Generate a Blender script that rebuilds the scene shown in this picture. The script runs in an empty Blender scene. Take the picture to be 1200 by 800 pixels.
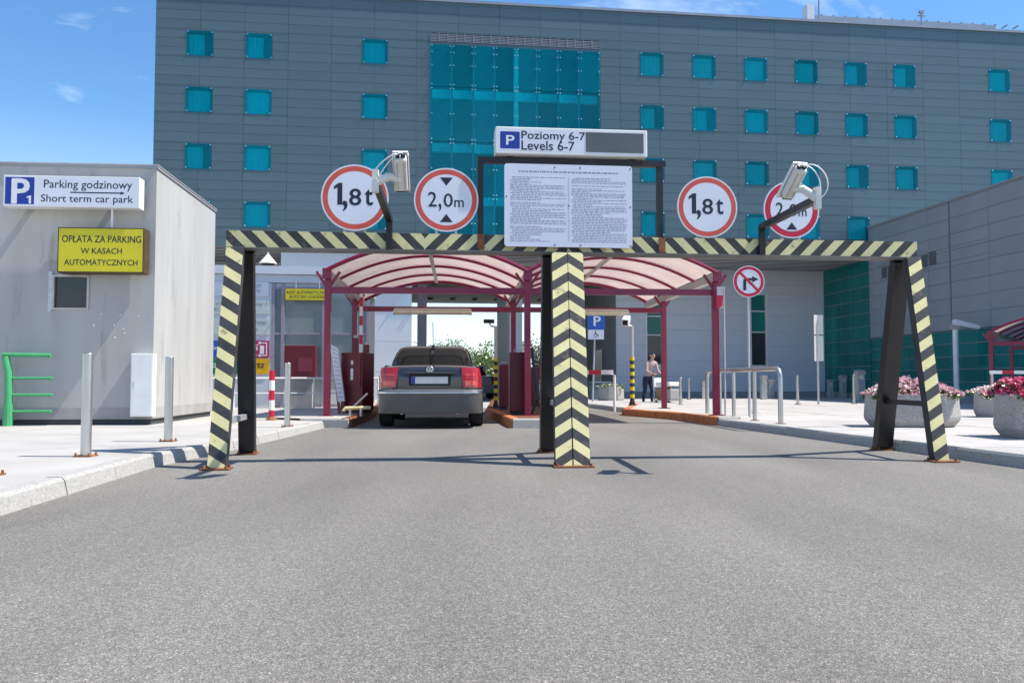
import bpy, bmesh, math, random
from mathutils import Vector, Matrix
random.seed(7)
S = bpy.context.scene
COL = S.collection
R = math.radians
# ------------------------------------------------------------------ camera, sky, sun, exposure
CAMH = 0.8
PIT = math.atan(47 / 1000)
cd = bpy.data.cameras.new('camera'); cam = bpy.data.objects.new('camera', cd); COL.objects.link(cam)
cd.sensor_width = 36; cd.lens = 30; cd.clip_start = 0.05; cd.clip_end = 3000
cam.location = (0, 0, CAMH); cam.rotation_euler = (math.pi / 2 + PIT, 0, 0)
S.camera = cam
SUN_EL, SUN_AZ = R(57.5), R(-3.0)            # azimuth measured from +X towards +Y
W = bpy.data.worlds.new('World'); S.world = W; W.use_nodes = True
nt = W.node_tree; nt.nodes.clear()
out = nt.nodes.new('ShaderNodeOutputWorld'); bg = nt.nodes.new('ShaderNodeBackground')
sky = nt.nodes.new('ShaderNodeTexSky'); sky.sky_type = 'NISHITA'; sky.sun_disc = False
sky.sun_elevation = SUN_EL; sky.sun_rotation = math.pi / 2 - SUN_AZ
sky.air_density = 1.0; sky.dust_density = 0.3; sky.ozone_density = 3.0
bg.inputs['Strength'].default_value = 0.12
# thin cirrus mixed into the sky by direction
tc = nt.nodes.new('ShaderNodeTexCoord'); mp = nt.nodes.new('ShaderNodeMapping')
mp.inputs['Scale'].default_value = (2.2, 2.2, 7.0); mp.inputs['Rotation'].default_value = (0.1, 0.25, 0.3)
no = nt.nodes.new('ShaderNodeTexNoise'); no.inputs['Scale'].default_value = 1.6; no.inputs['Detail'].default_value = 7; no.inputs['Roughness'].default_value = 0.62
no.inputs['Distortion'].default_value = 0.6
rp = nt.nodes.new('ShaderNodeValToRGB'); rp.color_ramp.elements[0].position = 0.52; rp.color_ramp.elements[1].position = 0.85
sx = nt.nodes.new('ShaderNodeSeparateXYZ'); hz = nt.nodes.new('ShaderNodeMapRange')
hz.inputs['From Min'].default_value = 0.0; hz.inputs['From Max'].default_value = 0.28
hz.inputs['To Min'].default_value = 0.5; hz.inputs['To Max'].default_value = 0.0
ad = nt.nodes.new('ShaderNodeMath'); ad.operation = 'ADD'; ad.use_clamp = True
mx = nt.nodes.new('ShaderNodeMix'); mx.data_type = 'RGBA'; mx.inputs['B'].default_value = (5.6, 6.3, 7.2, 1)
hs = nt.nodes.new('ShaderNodeHueSaturation'); hs.inputs['Saturation'].default_value = 1.22; hs.inputs['Value'].default_value = 1.0
L = nt.links.new
L(tc.outputs['Generated'], mp.inputs['Vector']); L(mp.outputs['Vector'], no.inputs['Vector']); L(no.outputs['Fac'], rp.inputs['Fac'])
L(tc.outputs['Generated'], sx.inputs[0]); L(sx.outputs['Z'], hz.inputs['Value'])
L(rp.outputs['Color'], ad.inputs[0]); L(hz.outputs['Result'], ad.inputs[1])
L(sky.outputs['Color'], hs.inputs['Color']); L(hs.outputs['Color'], mx.inputs['A']); L(ad.outputs[0], mx.inputs['Factor'])
L(mx.outputs['Result'], bg.inputs['Color']); L(bg.outputs['Background'], out.inputs['Surface'])
ld = bpy.data.lights.new('sun', 'SUN'); ld.energy = 4.4; ld.angle = R(0.53); ld.color = (1.0, 0.95, 0.88)
sun = bpy.data.objects.new('sun', ld); COL.objects.link(sun)
sdir = Vector((math.cos(SUN_AZ) * math.cos(SUN_EL), math.sin(SUN_AZ) * math.cos(SUN_EL), math.sin(SUN_EL)))
sun.rotation_euler = (-sdir).to_track_quat('-Z', 'Y').to_euler(); sun.location = (20, 0, 30)
S.view_settings.view_transform = 'Standard'; S.view_settings.look = 'None'
S.view_settings.gamma = 1.0; S.view_settings.use_curve_mapping = False
S.view_settings.exposure = 0.80

# ------------------------------------------------------------------ photograph geometry -> world
def ray(px, py):
    u = (px - 600) / 1000; v = (400 - py) / 1000
    return Vector((u, math.cos(PIT) - math.sin(PIT) * v, math.sin(PIT) + math.cos(PIT) * v))
def G(px, py, z=0.0):
    d = ray(px, py); t = (z - CAMH) / d.z
    return Vector((d.x * t, d.y * t, z))
def at(px, py, Y):
    d = ray(px, py); t = Y / d.y
    return Vector((d.x * t, Y, CAMH + d.z * t))
class Fr:
    """A plan frame: u along ex, v along ey (away from the camera)."""
    def __init__(s, x, y, a):
        s.o = Vector((x, y)); s.a = a
        s.ex = Vector((math.cos(a), math.sin(a))); s.ey = Vector((-math.sin(a), math.cos(a)))
    def hit(s, px, py, v=0.0):
        d = ray(px, py); d2 = Vector((d.x, d.y)); t = (v + s.o.dot(s.ey)) / d2.dot(s.ey)
        return (d2 * t - s.o).dot(s.ex), CAMH + d.z * t
    def hitu(s, px, py, u):
        d = ray(px, py); d2 = Vector((d.x, d.y)); t = (u + s.o.dot(s.ex)) / d2.dot(s.ex)
        return (d2 * t - s.o).dot(s.ey), CAMH + d.z * t
    def uv(s, p):
        q = Vector((p[0], p[1])) - s.o
        return q.dot(s.ex), q.dot(s.ey)
    def loc(s, p):
        u, v = s.uv(p); return Vector((u, v, p[2]))
    def world(s, u, v, w=0.0):
        q = s.o + s.ex * u + s.ey * v; return Vector((q.x, q.y, w))

# ------------------------------------------------------------------ materials
def lin(c):
    return tuple(((x / 255) / 12.92 if x / 255 <= 0.04045 else ((x / 255 + 0.055) / 1.055) ** 2.4) for x in c)
def mat(name, col, rough=0.5, metal=0.0, var=0.12, scale=6.0, bump=0.0, bscale=None, dirt=None, dirt_amt=0.0, dirt_scale=2.0, coat=0.0, stretch=None, spec=0.5, rand=0.0):
    m = bpy.data.materials.new(name); m.use_nodes = True
    t = m.node_tree; b = t.nodes['Principled BSDF']; l = t.links.new
    b.inputs['Roughness'].default_value = rough; b.inputs['Metallic'].default_value = metal
    b.inputs['Coat Weight'].default_value = coat; b.inputs['Coat Roughness'].default_value = 0.06
    b.inputs['Specular IOR Level'].default_value = spec
    c = t.nodes.new('ShaderNodeTexCoord'); n = t.nodes.new('ShaderNodeTexNoise')
    n.inputs['Scale'].default_value = scale; n.inputs['Detail'].default_value = 6
    src = c.outputs['Object']
    if stretch:
        g = t.nodes.new('ShaderNodeMapping'); g.inputs['Scale'].default_value = stretch
        l(src, g.inputs['Vector']); src = g.outputs['Vector']
    l(src, n.inputs['Vector'])
    r = t.nodes.new('ShaderNodeMapRange'); r.inputs['From Min'].default_value = 0.3; r.inputs['From Max'].default_value = 0.7
    r.inputs['To Min'].default_value = 1 - var; r.inputs['To Max'].default_value = 1 + var
    l(n.outputs['Fac'], r.inputs['Value'])
    k = t.nodes.new('ShaderNodeMix'); k.data_type = 'RGBA'; k.blend_type = 'MULTIPLY'; k.inputs['Factor'].default_value = 1
    k.inputs['A'].default_value = (*col, 1); l(r.outputs['Result'], k.inputs['B'])
    res = k.outputs['Result']
    if rand:
        oi = t.nodes.new('ShaderNodeObjectInfo'); rr = t.nodes.new('ShaderNodeMapRange'); rr.inputs['To Min'].default_value = 1 - rand; rr.inputs['To Max'].default_value = 1 + rand
        l(oi.outputs['Random'], rr.inputs['Value']); k3 = t.nodes.new('ShaderNodeMix'); k3.data_type = 'RGBA'; k3.blend_type = 'MULTIPLY'; k3.inputs['Factor'].default_value = 1
        l(res, k3.inputs['A']); l(rr.outputs['Result'], k3.inputs['B']); res = k3.outputs['Result']
    if dirt:
        n2 = t.nodes.new('ShaderNodeTexNoise'); n2.inputs['Scale'].default_value = dirt_scale; n2.inputs['Detail'].default_value = 9; n2.inputs['Roughness'].default_value = 0.7
        l(src, n2.inputs['Vector'])
        r2 = t.nodes.new('ShaderNodeMapRange'); r2.inputs['From Min'].default_value = 0.66 - dirt_amt * 0.25; r2.inputs['From Max'].default_value = 0.74 - dirt_amt * 0.12
        r2.inputs['To Max'].default_value = 0.85
        l(n2.outputs['Fac'], r2.inputs['Value'])
        k2 = t.nodes.new('ShaderNodeMix'); k2.data_type = 'RGBA'; k2.inputs['B'].default_value = (*dirt, 1)
        l(r2.outputs['Result'], k2.inputs['Factor']); l(res, k2.inputs['A']); res = k2.outputs['Result']
    l(res, b.inputs['Base Color'])
    if bump:
        n3 = t.nodes.new('ShaderNodeTexNoise'); n3.inputs['Scale'].default_value = bscale or scale * 8; n3.inputs['Detail'].default_value = 5
        l(src, n3.inputs['Vector'])
        bp = t.nodes.new('ShaderNodeBump'); bp.inputs['Strength'].default_value = bump; bp.inputs['Distance'].default_value = 0.01
        l(n3.outputs['Fac'], bp.inputs['Height']); l(bp.outputs['Normal'], b.inputs['Normal'])
    return m
def asphalt_mat():
    m = bpy.data.materials.new('asphalt'); m.use_nodes = True
    t = m.node_tree; b = t.nodes['Principled BSDF']; l = t.links.new
    c = t.nodes.new('ShaderNodeTexCoord')
    v = t.nodes.new('ShaderNodeTexVoronoi'); v.inputs['Scale'].default_value = 210
    v2 = t.nodes.new('ShaderNodeTexVoronoi'); v2.inputs['Scale'].default_value = 85
    n = t.nodes.new('ShaderNodeTexNoise'); n.inputs['Scale'].default_value = 0.55; n.inputs['Detail'].default_value = 6
    n2 = t.nodes.new('ShaderNodeTexNoise'); n2.inputs['Scale'].default_value = 60; n2.inputs['Detail'].default_value = 4
    for x in (v, v2, n, n2): l(c.outputs['Object'], x.inputs['Vector'])
    mpn = t.nodes.new('ShaderNodeMapping'); mpn.inputs['Scale'].default_value = (1.6, 0.35, 1); mpn.inputs['Rotation'].default_value = (0, 0, R(-5)); l(c.outputs['Object'], mpn.inputs['Vector']); l(mpn.outputs['Vector'], n.inputs['Vector'])
    sc = t.nodes.new('ShaderNodeSeparateColor'); l(v.outputs['Color'], sc.inputs[0])
    cr = t.nodes.new('ShaderNodeValToRGB'); e = cr.color_ramp.elements
    e[0].position = 0.0; e[0].color = (0.10, 0.095, 0.087, 1); e[1].position = 1.0; e[1].color = (0.36, 0.335, 0.29, 1)
    for p, q in ((0.35, 0.138), (0.75, 0.170), (0.92, 0.215)):
        x = cr.color_ramp.elements.new(p); x.color = (q * 1.1, q * 1.02, q * 0.90, 1)
    l(sc.outputs[0], cr.inputs['Fac'])
    s2 = t.nodes.new('ShaderNodeSeparateColor'); l(v2.outputs['Color'], s2.inputs[0])
    a = t.nodes.new('ShaderNodeMapRange'); a.inputs['To Min'].default_value = 0.82; a.inputs['To Max'].default_value = 1.18; l(s2.outputs[1], a.inputs['Value'])
    g = t.nodes.new('ShaderNodeMapRange'); g.inputs['From Min'].default_value = 0.3; g.inputs['From Max'].default_value = 0.7
    g.inputs['To Min'].default_value = 0.80; g.inputs['To Max'].default_value = 1.16; l(n.outputs['Fac'], g.inputs['Value'])
    mu = t.nodes.new('ShaderNodeMath'); mu.operation = 'MULTIPLY'; l(a.outputs[0], mu.inputs[0]); l(g.outputs[0], mu.inputs[1])
    k = t.nodes.new('ShaderNodeMix'); k.data_type = 'RGBA'; k.blend_type = 'MULTIPLY'; k.inputs['Factor'].default_value = 1
    l(cr.outputs['Color'], k.inputs['A']); l(mu.outputs[0], k.inputs['B'])
    # old oil stains and trodden-in dirt
    n4 = t.nodes.new('ShaderNodeTexNoise'); n4.inputs['Scale'].default_value = 1.3; n4.inputs['Detail'].default_value = 8; l(c.outputs['Object'], n4.inputs['Vector'])
    st = t.nodes.new('ShaderNodeMapRange'); st.inputs['From Min'].default_value = 0.66; st.inputs['From Max'].default_value = 0.76; st.inputs['To Max'].default_value = 0.4; l(n4.outputs['Fac'], st.inputs['Value'])
    k2 = t.nodes.new('ShaderNodeMix'); k2.data_type = 'RGBA'; k2.inputs['B'].default_value = (0.09, 0.085, 0.08, 1); l(st.outputs[0], k2.inputs['Factor']); l(k.outputs['Result'], k2.inputs['A'])
    l(k2.outputs['Result'], b.inputs['Base Color'])
    b.inputs['Roughness'].default_value = 0.85
    bp = t.nodes.new('ShaderNodeBump'); bp.inputs['Strength'].default_value = 0.5; bp.inputs['Distance'].default_value = 0.006
    l(v.outputs['Distance'], bp.inputs['Height']); l(bp.outputs['Normal'], b.inputs['Normal'])
    return m
def glass_mat(name, col, alpha, rough=0.05):
    m = mat(name, col, rough, var=0.10, scale=0.9)
    m.node_tree.nodes['Principled BSDF'].inputs['Alpha'].default_value = alpha
    return m
def tint_mat(name, body, tint, fac, rand=0.25):
    m = bpy.data.materials.new(name); m.use_nodes = True
    t = m.node_tree; b = t.nodes['Principled BSDF']; l = t.links.new; o = t.nodes['Material Output']
    oi = t.nodes.new('ShaderNodeObjectInfo'); rr = t.nodes.new('ShaderNodeMapRange'); rr.inputs['To Min'].default_value = 1 - rand; rr.inputs['To Max'].default_value = 1 + rand
    l(oi.outputs['Random'], rr.inputs['Value']); k = t.nodes.new('ShaderNodeMix'); k.data_type = 'RGBA'; k.blend_type = 'MULTIPLY'; k.inputs['Factor'].default_value = 1
    k.inputs['A'].default_value = (*body, 1); l(rr.outputs['Result'], k.inputs['B']); l(k.outputs['Result'], b.inputs['Base Color']); b.inputs['Roughness'].default_value = 0.04
    tr = t.nodes.new('ShaderNodeBsdfTransparent'); tr.inputs['Color'].default_value = (*tint, 1)
    ms = t.nodes.new('ShaderNodeMixShader'); ms.inputs[0].default_value = fac
    l(b.outputs[0], ms.inputs[1]); l(tr.outputs[0], ms.inputs[2]); l(ms.outputs[0], o.inputs['Surface'])
    return m
def poly_mat(name, col):
    m = bpy.data.materials.new(name); m.use_nodes = True
    t = m.node_tree; b = t.nodes['Principled BSDF']; l = t.links.new; o = t.nodes['Material Output']
    b.inputs['Base Color'].default_value = (*col, 1); b.inputs['Roughness'].default_value = 0.25
    tr = t.nodes.new('ShaderNodeBsdfTranslucent')
    n = t.nodes.new('ShaderNodeTexNoise'); n.inputs['Scale'].default_value = 1.7; n.inputs['Detail'].default_value = 6
    c = t.nodes.new('ShaderNodeTexCoord'); l(c.outputs['Object'], n.inputs['Vector'])
    r = t.nodes.new('ShaderNodeValToRGB'); r.color_ramp.elements[0].position = 0.3; r.color_ramp.elements[1].position = 0.7
    r.color_ramp.elements[0].color = (*[x * 0.8 for x in col], 1); r.color_ramp.elements[1].color = (*col, 1)
    l(n.outputs['Fac'], r.inputs['Fac']); l(r.outputs['Color'], tr.inputs['Color']); l(r.outputs['Color'], b.inputs['Base Color'])
    ms = t.nodes.new('ShaderNodeMixShader'); ms.inputs[0].default_value = 0.62
    l(b.outputs[0], ms.inputs[1]); l(tr.outputs[0], ms.inputs[2]); l(ms.outputs[0], o.inputs['Surface'])
    return m
def leaf_mat(name, col, var=0.35, scale=1.2):
    m = poly_mat(name, col)
    t = m.node_tree
    for n in t.nodes:
        if n.type == 'MIX_SHADER': n.inputs[0].default_value = 0.4
        if n.type == 'TEX_NOISE': n.inputs['Scale'].default_value = scale
        if n.type == 'VALTORGB':
            n.color_ramp.elements[0].color = (*[x * (1 - var) for x in col], 1); n.color_ramp.elements[1].color = (*[x * (1 + var) for x in col], 1)
    return m
M = dict(
    asphalt=asphalt_mat(),
    concrete=mat('pale_concrete', (0.385, 0.368, 0.34), 0.9, var=0.10, scale=1.2, bump=0.25, bscale=60, dirt=(0.28, 0.27, 0.25), dirt_amt=0.35, dirt_scale=1.6),
    slab=mat('paving_slab', (0.405, 0.382, 0.355), 0.88, var=0.12, scale=2.2, bump=0.2, bscale=70, rand=0.06, dirt=(0.27, 0.25, 0.23), dirt_amt=0.3, dirt_scale=2),
    kerb=mat('kerb_stone', (0.36, 0.348, 0.325), 0.9, var=0.2, scale=45, bump=0.5, bscale=90, dirt=(0.2, 0.19, 0.17), dirt_amt=0.2, dirt_scale=5),
    render=mat('grey_render', (0.415, 0.41, 0.39), 0.9, var=0.07, scale=1.4, bump=0.25, bscale=120, dirt=(0.29, 0.285, 0.27), dirt_amt=0.42, dirt_scale=2.2, stretch=(1.6, 1.6, 0.28)),
    plinth=mat('booth_plinth', (0.33, 0.32, 0.31), 0.9, var=0.12, scale=3, bump=0.2),
    clad=mat('grey_cladding', (0.102, 0.152, 0.167), 0.38, 0.3, var=0.07, scale=0.5, rand=0.05),
    clad2=mat('wing_cladding', (0.30, 0.325, 0.345), 0.45, 0.1, var=0.06, scale=0.7, rand=0.03),
    joint=mat('joint_grey', (0.055, 0.09, 0.10), 0.8), dark=mat('dark_substrate', (0.05, 0.06, 0.065), 0.8),
    white_wall=mat('pale_wall_panel', (0.60, 0.63, 0.67), 0.5, 0.0, var=0.04, scale=0.8),
    louvre=mat('louvre_metal', (0.30, 0.32, 0.35), 0.4, 0.5, var=0.1, scale=2),
    slat=mat('pale_louvre_slat', (0.72, 0.74, 0.76), 0.5, var=0.05),
    ceil=mat('passage_ceiling', (0.60, 0.56, 0.46), 0.8, var=0.06, scale=0.8),
    greywall=mat('grey_wall', (0.30, 0.315, 0.33), 0.8, var=0.06, scale=0.8),
    teal=tint_mat('teal_glass', (0.001, 0.30, 0.395), (0.08, 0.88, 0.93), 0.74, 0.25),
    green=tint_mat('green_glass', (0.014, 0.27, 0.25), (0.14, 0.85, 0.80), 0.45, 0.18),
    curtain=mat('curtain', (0.86, 0.88, 0.86), 0.9, var=0.2, scale=3, stretch=(14, 1, 0.2)),
    slabband=mat('floor_slab_edge', (0.88, 0.90, 0.88), 0.8),
    steel=mat('brushed_steel', (0.55, 0.54, 0.52), 0.32, 0.85, var=0.1, scale=14, stretch=(1, 1, 0.1), dirt=(0.30, 0.2, 0.12), dirt_amt=0.05, dirt_scale=8),
    galv=mat('galvanised_steel', (0.52, 0.53, 0.54), 0.45, 0.6, var=0.12, scale=20),
    rust=mat('rusty_steel', (0.23, 0.09, 0.035), 0.85, 0.1, var=0.4, scale=18, bump=0.4),
    frame_brown=mat('dark_brown_frame', (0.075, 0.045, 0.02), 0.6, var=0.3, scale=8),
    black=mat('black_paint', (0.010, 0.009, 0.011), 0.42, var=0.3, scale=5, dirt=(0.07, 0.045, 0.03), dirt_amt=0.1, dirt_scale=6),
    stripe_b=mat('black_stripe_paint', (0.035, 0.034, 0.036), 0.6, var=0.3, scale=5, dirt=(0.16, 0.13, 0.10), dirt_amt=0.30, dirt_scale=8),
    stripe_y=mat('pale_yellow_stripe_paint', (0.66, 0.60, 0.30), 0.6, var=0.10, scale=4, dirt=(0.10, 0.07, 0.04), dirt_amt=0.30, dirt_scale=9),
    beam_u=mat('beam_underside', (0.14, 0.14, 0.14), 0.6, var=0.2, scale=5),
    maroon=mat('burgundy_paint', (0.21, 0.004, 0.040), 0.35, var=0.12, scale=3, coat=0.15),
    maroon_d=mat('burgundy_machine_paint', (0.13, 0.004, 0.016), 0.4, var=0.12, scale=3),
    roofsheet=poly_mat('smoked_polycarbonate', (0.47, 0.365, 0.325)),
    alu=mat('pale_aluminium', (0.50, 0.45, 0.44), 0.4, 0.4),
    white=mat('white_paint', (0.78, 0.78, 0.76), 0.4, var=0.05, scale=5),
    sign_white=mat('sign_white', (0.72, 0.73, 0.78), 0.35, var=0.03, scale=3),
    sign_lilac=mat('notice_white', (0.70, 0.71, 0.80), 0.4, var=0.03, scale=3),
    ink=mat('sign_ink', (0.010, 0.012, 0.03), 0.5),
    grey_ink=mat('fine_print', (0.24, 0.26, 0.33), 0.6),
    blue=mat('parking_blue', (0.01, 0.035, 0.30), 0.4, var=0.05),
    sky_blue=mat('road_sign_blue', (0.012, 0.10, 0.42), 0.4, var=0.05),
    faded_red=mat('faded_red_film', (0.62, 0.085, 0.055), 0.5, var=0.12, scale=3),
    red=mat('crimson_film', (0.52, 0.006, 0.035), 0.4, var=0.05),
    yellow=mat('yellow_board', (0.66, 0.56, 0.012), 0.5, var=0.06, scale=2),
    yellow_s=mat('yellow_band', (0.74, 0.56, 0.01), 0.5, var=0.08),
    orange=mat('orange_kerb_paint', (0.46, 0.15, 0.055), 0.7, var=0.25, scale=7, dirt=(0.30, 0.22, 0.17), dirt_amt=0.25, dirt_scale=7, bump=0.3),
    brown=mat('brown_kerb_paint', (0.16, 0.05, 0.02), 0.7, var=0.35, scale=7, dirt=(0.30, 0.25, 0.2), dirt_amt=0.2, dirt_scale=6, bump=0.3),
    display=mat('dark_display', (0.09, 0.10, 0.105), 0.35, var=0.2, scale=2),
    green_p=mat('green_paint', (0.06, 0.33, 0.13), 0.4, var=0.1),
    lamp=mat('lamp_diffuser', (0.72, 0.66, 0.50), 0.5),
    purple=mat('window_frame_paint', (0.31, 0.28, 0.35), 0.45, var=0.05),
    panel_g=mat('pale_green_panel', (0.50, 0.56, 0.54), 0.4, var=0.05),
    pink=mat('magenta_board', (0.45, 0.015, 0.12), 0.4), amber=mat('amber_board', (0.78, 0.42, 0.0), 0.4), green_b=mat('green_board', (0.0, 0.17, 0.08), 0.4),
    winglass=glass_mat('clear_window', (0.28, 0.36, 0.36), 0.55),
    skyglass=mat('blue_window', (0.16, 0.28, 0.42), 0.08, var=0.1),
    darkglass=mat('dark_glass', (0.02, 0.03, 0.035), 0.06, var=0.2, scale=1.5),
    car=mat('dark_grey_car_paint', (0.034, 0.036, 0.043), 0.20, 0.45, var=0.05, coat=1.0),
    carglass=mat('car_glass', (0.007, 0.009, 0.009), 0.06, var=0.2, scale=2, spec=0.14),
    bumper=mat('bumper_paint', (0.098, 0.096, 0.095), 0.5, 0.3, var=0.08, scale=3, coat=0.4, dirt=(0.13, 0.12, 0.11), dirt_amt=0.3, dirt_scale=3),
    rubber=mat('rubber', (0.016, 0.016, 0.016), 0.85, var=0.2, scale=10),
    chrome=mat('bright_trim', (0.7, 0.7, 0.72), 0.18, 1.0),
    tail=mat('tail_light_red', (0.42, 0.008, 0.012), 0.16, var=0.1, coat=1.0), tail2=mat('tail_light_lens', (0.62, 0.05, 0.03), 0.14, coat=1.0),
    plate=mat('number_plate', (0.55, 0.55, 0.56), 0.5, var=0.05), silver=mat('silver_car_paint', (0.5, 0.51, 0.53), 0.3, 0.5, coat=1.0),
    aggregate=mat('exposed_aggregate', (0.36, 0.345, 0.32), 0.92, var=0.35, scale=55, bump=0.6, bscale=70, dirt=(0.25, 0.23, 0.21), dirt_amt=0.15, dirt_scale=3),
    soil=mat('soil', (0.05, 0.035, 0.025), 0.95, var=0.4, scale=20),
    pinkf=leaf_mat('pale_pink_petals', (0.70, 0.36, 0.42), 0.3, 9), whitef=leaf_mat('white_petals', (0.75, 0.66, 0.64), 0.15, 9),
    redf=leaf_mat('deep_pink_petals', (0.62, 0.05, 0.15), 0.3, 9), pinkr=leaf_mat('rose_petals', (0.70, 0.14, 0.26), 0.3, 9), fol=leaf_mat('planter_leaves', (0.08, 0.15, 0.03), 0.4, 9),
    leaf=leaf_mat('tree_leaves', (0.115, 0.20, 0.045), 0.4, 0.7), leaf2=leaf_mat('grey_green_leaves', (0.085, 0.12, 0.06), 0.4, 0.7),
    bark=mat('bark', (0.10, 0.075, 0.05), 0.9, var=0.3, bump=0.5),
    skin=mat('skin', (0.45, 0.26, 0.18), 0.6), shirt=mat('pale_shirt', (0.45, 0.34, 0.32), 0.9, var=0.2, scale=14), jeans=mat('dark_jeans', (0.02, 0.03, 0.06), 0.9, var=0.3, scale=20),
    hair=mat('dark_hair', (0.015, 0.010, 0.008), 0.6), card=mat('cardboard', (0.33, 0.20, 0.09), 0.85), tan=mat('tan_paper', (0.45, 0.33, 0.2), 0.85),
    wire=mat('white_cable', (0.75, 0.74, 0.72), 0.5), housing=mat('camera_housing', (0.66, 0.65, 0.60), 0.4, var=0.05), bin=mat('blue_grey_plastic', (0.10, 0.15, 0.2), 0.6),
)
# ------------------------------------------------------------------ mesh builder
class MB:
    def __init__(s): s.v = []; s.f = []; s.m = []; s.mats = []
    def mi(s, m):
        m = M[m] if isinstance(m, str) else m
        if m not in s.mats: s.mats.append(m)
        return s.mats.index(m)
    def add(s, vs, fs, m):
        k = len(s.v); i = s.mi(m)
        s.v += [tuple(x) for x in vs]
        for f in fs: s.f.append([a + k for a in f]); s.m.append(i)
        return s
    def box(s, x0, x1, y0, y1, z0, z1, m):
        vs = [(x, y, z) for z in (z0, z1) for y in (y0, y1) for x in (x0, x1)]
        return s.add(vs, [(0, 2, 3, 1), (4, 5, 7, 6), (0, 1, 5, 4), (2, 6, 7, 3), (0, 4, 6, 2), (1, 3, 7, 5)], m)
    def bar(s, p, q, w, d, m, side=(1, 0, 0), w1=None, d1=None):
        p, q = Vector(p), Vector(q); ax = (q - p).normalized(); a = Vector(side); a = (a - ax * a.dot(ax)).normalized(); b = ax.cross(a)
        w1 = w if w1 is None else w1; d1 = d if d1 is None else d1
        vs = [p + a * i * w / 2 + b * j * d / 2 for i, j in ((-1, -1), (1, -1), (1, 1), (-1, 1))] + [q + a * i * w1 / 2 + b * j * d1 / 2 for i, j in ((-1, -1), (1, -1), (1, 1), (-1, 1))]
        return s.add(vs, [(3, 2, 1, 0), (4, 5, 6, 7), (0, 1, 5, 4), (1, 2, 6, 5), (2, 3, 7, 6), (3, 0, 4, 7)], m)
    def tube(s, pts, r, m, n=10, r1=None, caps=True):
        pts = [Vector(p) for p in pts]; N = len(pts); rings = []
        a = None
        for i, p in enumerate(pts):
            t = (pts[min(i + 1, N - 1)] - pts[max(i - 1, 0)]).normalized()
            if a is None: a = t.orthogonal().normalized()
            a = (a - t * a.dot(t)).normalized(); b = t.cross(a)
            rr = r if r1 is None else r + (r1 - r) * i / (N - 1)
            rings.append([p + (a * math.cos(2 * math.pi * k / n) + b * math.sin(2 * math.pi * k / n)) * rr for k in range(n)])
        vs = [x for g in rings for x in g]; fs = []
        for i in range(N - 1):
            for k in range(n): fs.append((i * n + k, i * n + (k + 1) % n, (i + 1) * n + (k + 1) % n, (i + 1) * n + k))
        if caps: fs += [tuple(range(n))[::-1], tuple((N - 1) * n + k for k in range(n))]
        return s.add(vs, fs, m)
    def cyl(s, c, r, z0, z1, m, n=16, r1=None):
        return s.tube([(c[0], c[1], z0), (c[0], c[1], z1)], r, m, n, r1)
    def prism(s, poly, z0, z1, m, side=None):
        n = len(poly); vs = [(p[0], p[1], z0) for p in poly] + [(p[0], p[1], z1) for p in poly]
        s.add(vs, [tuple(range(n))[::-1], tuple(range(n, 2 * n))], m)
        return s.add(vs, [(i, (i + 1) % n, n + (i + 1) % n, n + i) for i in range(n)], side or m)
    def prism_y(s, poly, y0, y1, m, side=None):
        """outline in x,z extruded along y; front face at y0."""
        n = len(poly); vs = [(p[0], y0, p[1]) for p in poly] + [(p[0], y1, p[1]) for p in poly]
        s.add(vs, [tuple(range(n)), tuple(range(n, 2 * n))[::-1]], m)
        return s.add(vs, [(i, n + i, n + (i + 1) % n, (i + 1) % n) for i in range(n)], side or m)
    def prism_x(s, poly, x0, x1, m):
        n = len(poly); vs = [(x0, p[0], p[1]) for p in poly] + [(x1, p[0], p[1]) for p in poly]
        return s.add(vs, [tuple(range(n)), tuple(range(n, 2 * n))[::-1]] + [(i, n + i, n + (i + 1) % n, (i + 1) % n) for i in range(n)], m)
    def grid(s, P, m):
        a, b = len(P), len(P[0])
        return s.add([p for r in P for p in r], [(i * b + j, i * b + j + 1, (i + 1) * b + j + 1, (i + 1) * b + j) for i in range(a - 1) for j in range(b - 1)], m)
    def mesh(s, name):
        me = bpy.data.meshes.new(name); me.from_pydata(s.v, [], s.f)
        for m in s.mats: me.materials.append(m)
        me.polygons.foreach_set('material_index', s.m); me.update()
        return me
    def build(s, name, parent=None, smooth=False, bevel=0.0, loc=None, fix=True, sub=0):
        me = s.mesh(name)
        if fix:
            bm = bmesh.new(); bm.from_mesh(me); bmesh.ops.recalc_face_normals(bm, faces=bm.faces); bm.to_mesh(me); bm.free()
        o = link(name, me, parent)
        if smooth: smooth_by_angle(me, 40)
        if sub:
            k = o.modifiers.new('sub', 'SUBSURF'); k.levels = sub; k.render_levels = sub
        if bevel:
            k = o.modifiers.new('bevel', 'BEVEL'); k.width = bevel; k.segments = 2; k.limit_method = 'ANGLE'; k.angle_limit = R(35)
        if loc is not None: o.location = loc
        return o
def smooth_by_angle(me, deg):
    bm = bmesh.new(); bm.from_mesh(me)
    for f in bm.faces: f.smooth = True
    for e in bm.edges:
        e.smooth = not (len(e.link_faces) == 2 and e.calc_face_angle(0) > R(deg))
    bm.to_mesh(me); bm.free()
def link(name, me, parent=None):
    o = bpy.data.objects.new(name, me); COL.objects.link(o)
    if parent: o.parent = parent
    return o
def tag(o, label, cat, group=None):
    o['label'] = label; o['category'] = cat
    if group: o['group'] = group
    return o
def thing(name, label, cat, loc=(0, 0, 0), rz=0.0, group=None):
    o = bpy.data.objects.new(name, None); COL.objects.link(o); o.empty_display_size = 0.3
    o.location = loc; o.rotation_euler = (0, 0, rz)
    return tag(o, label, cat, group)
def struct(o): o['kind'] = 'structure'; return o
KIDS = {}
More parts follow.
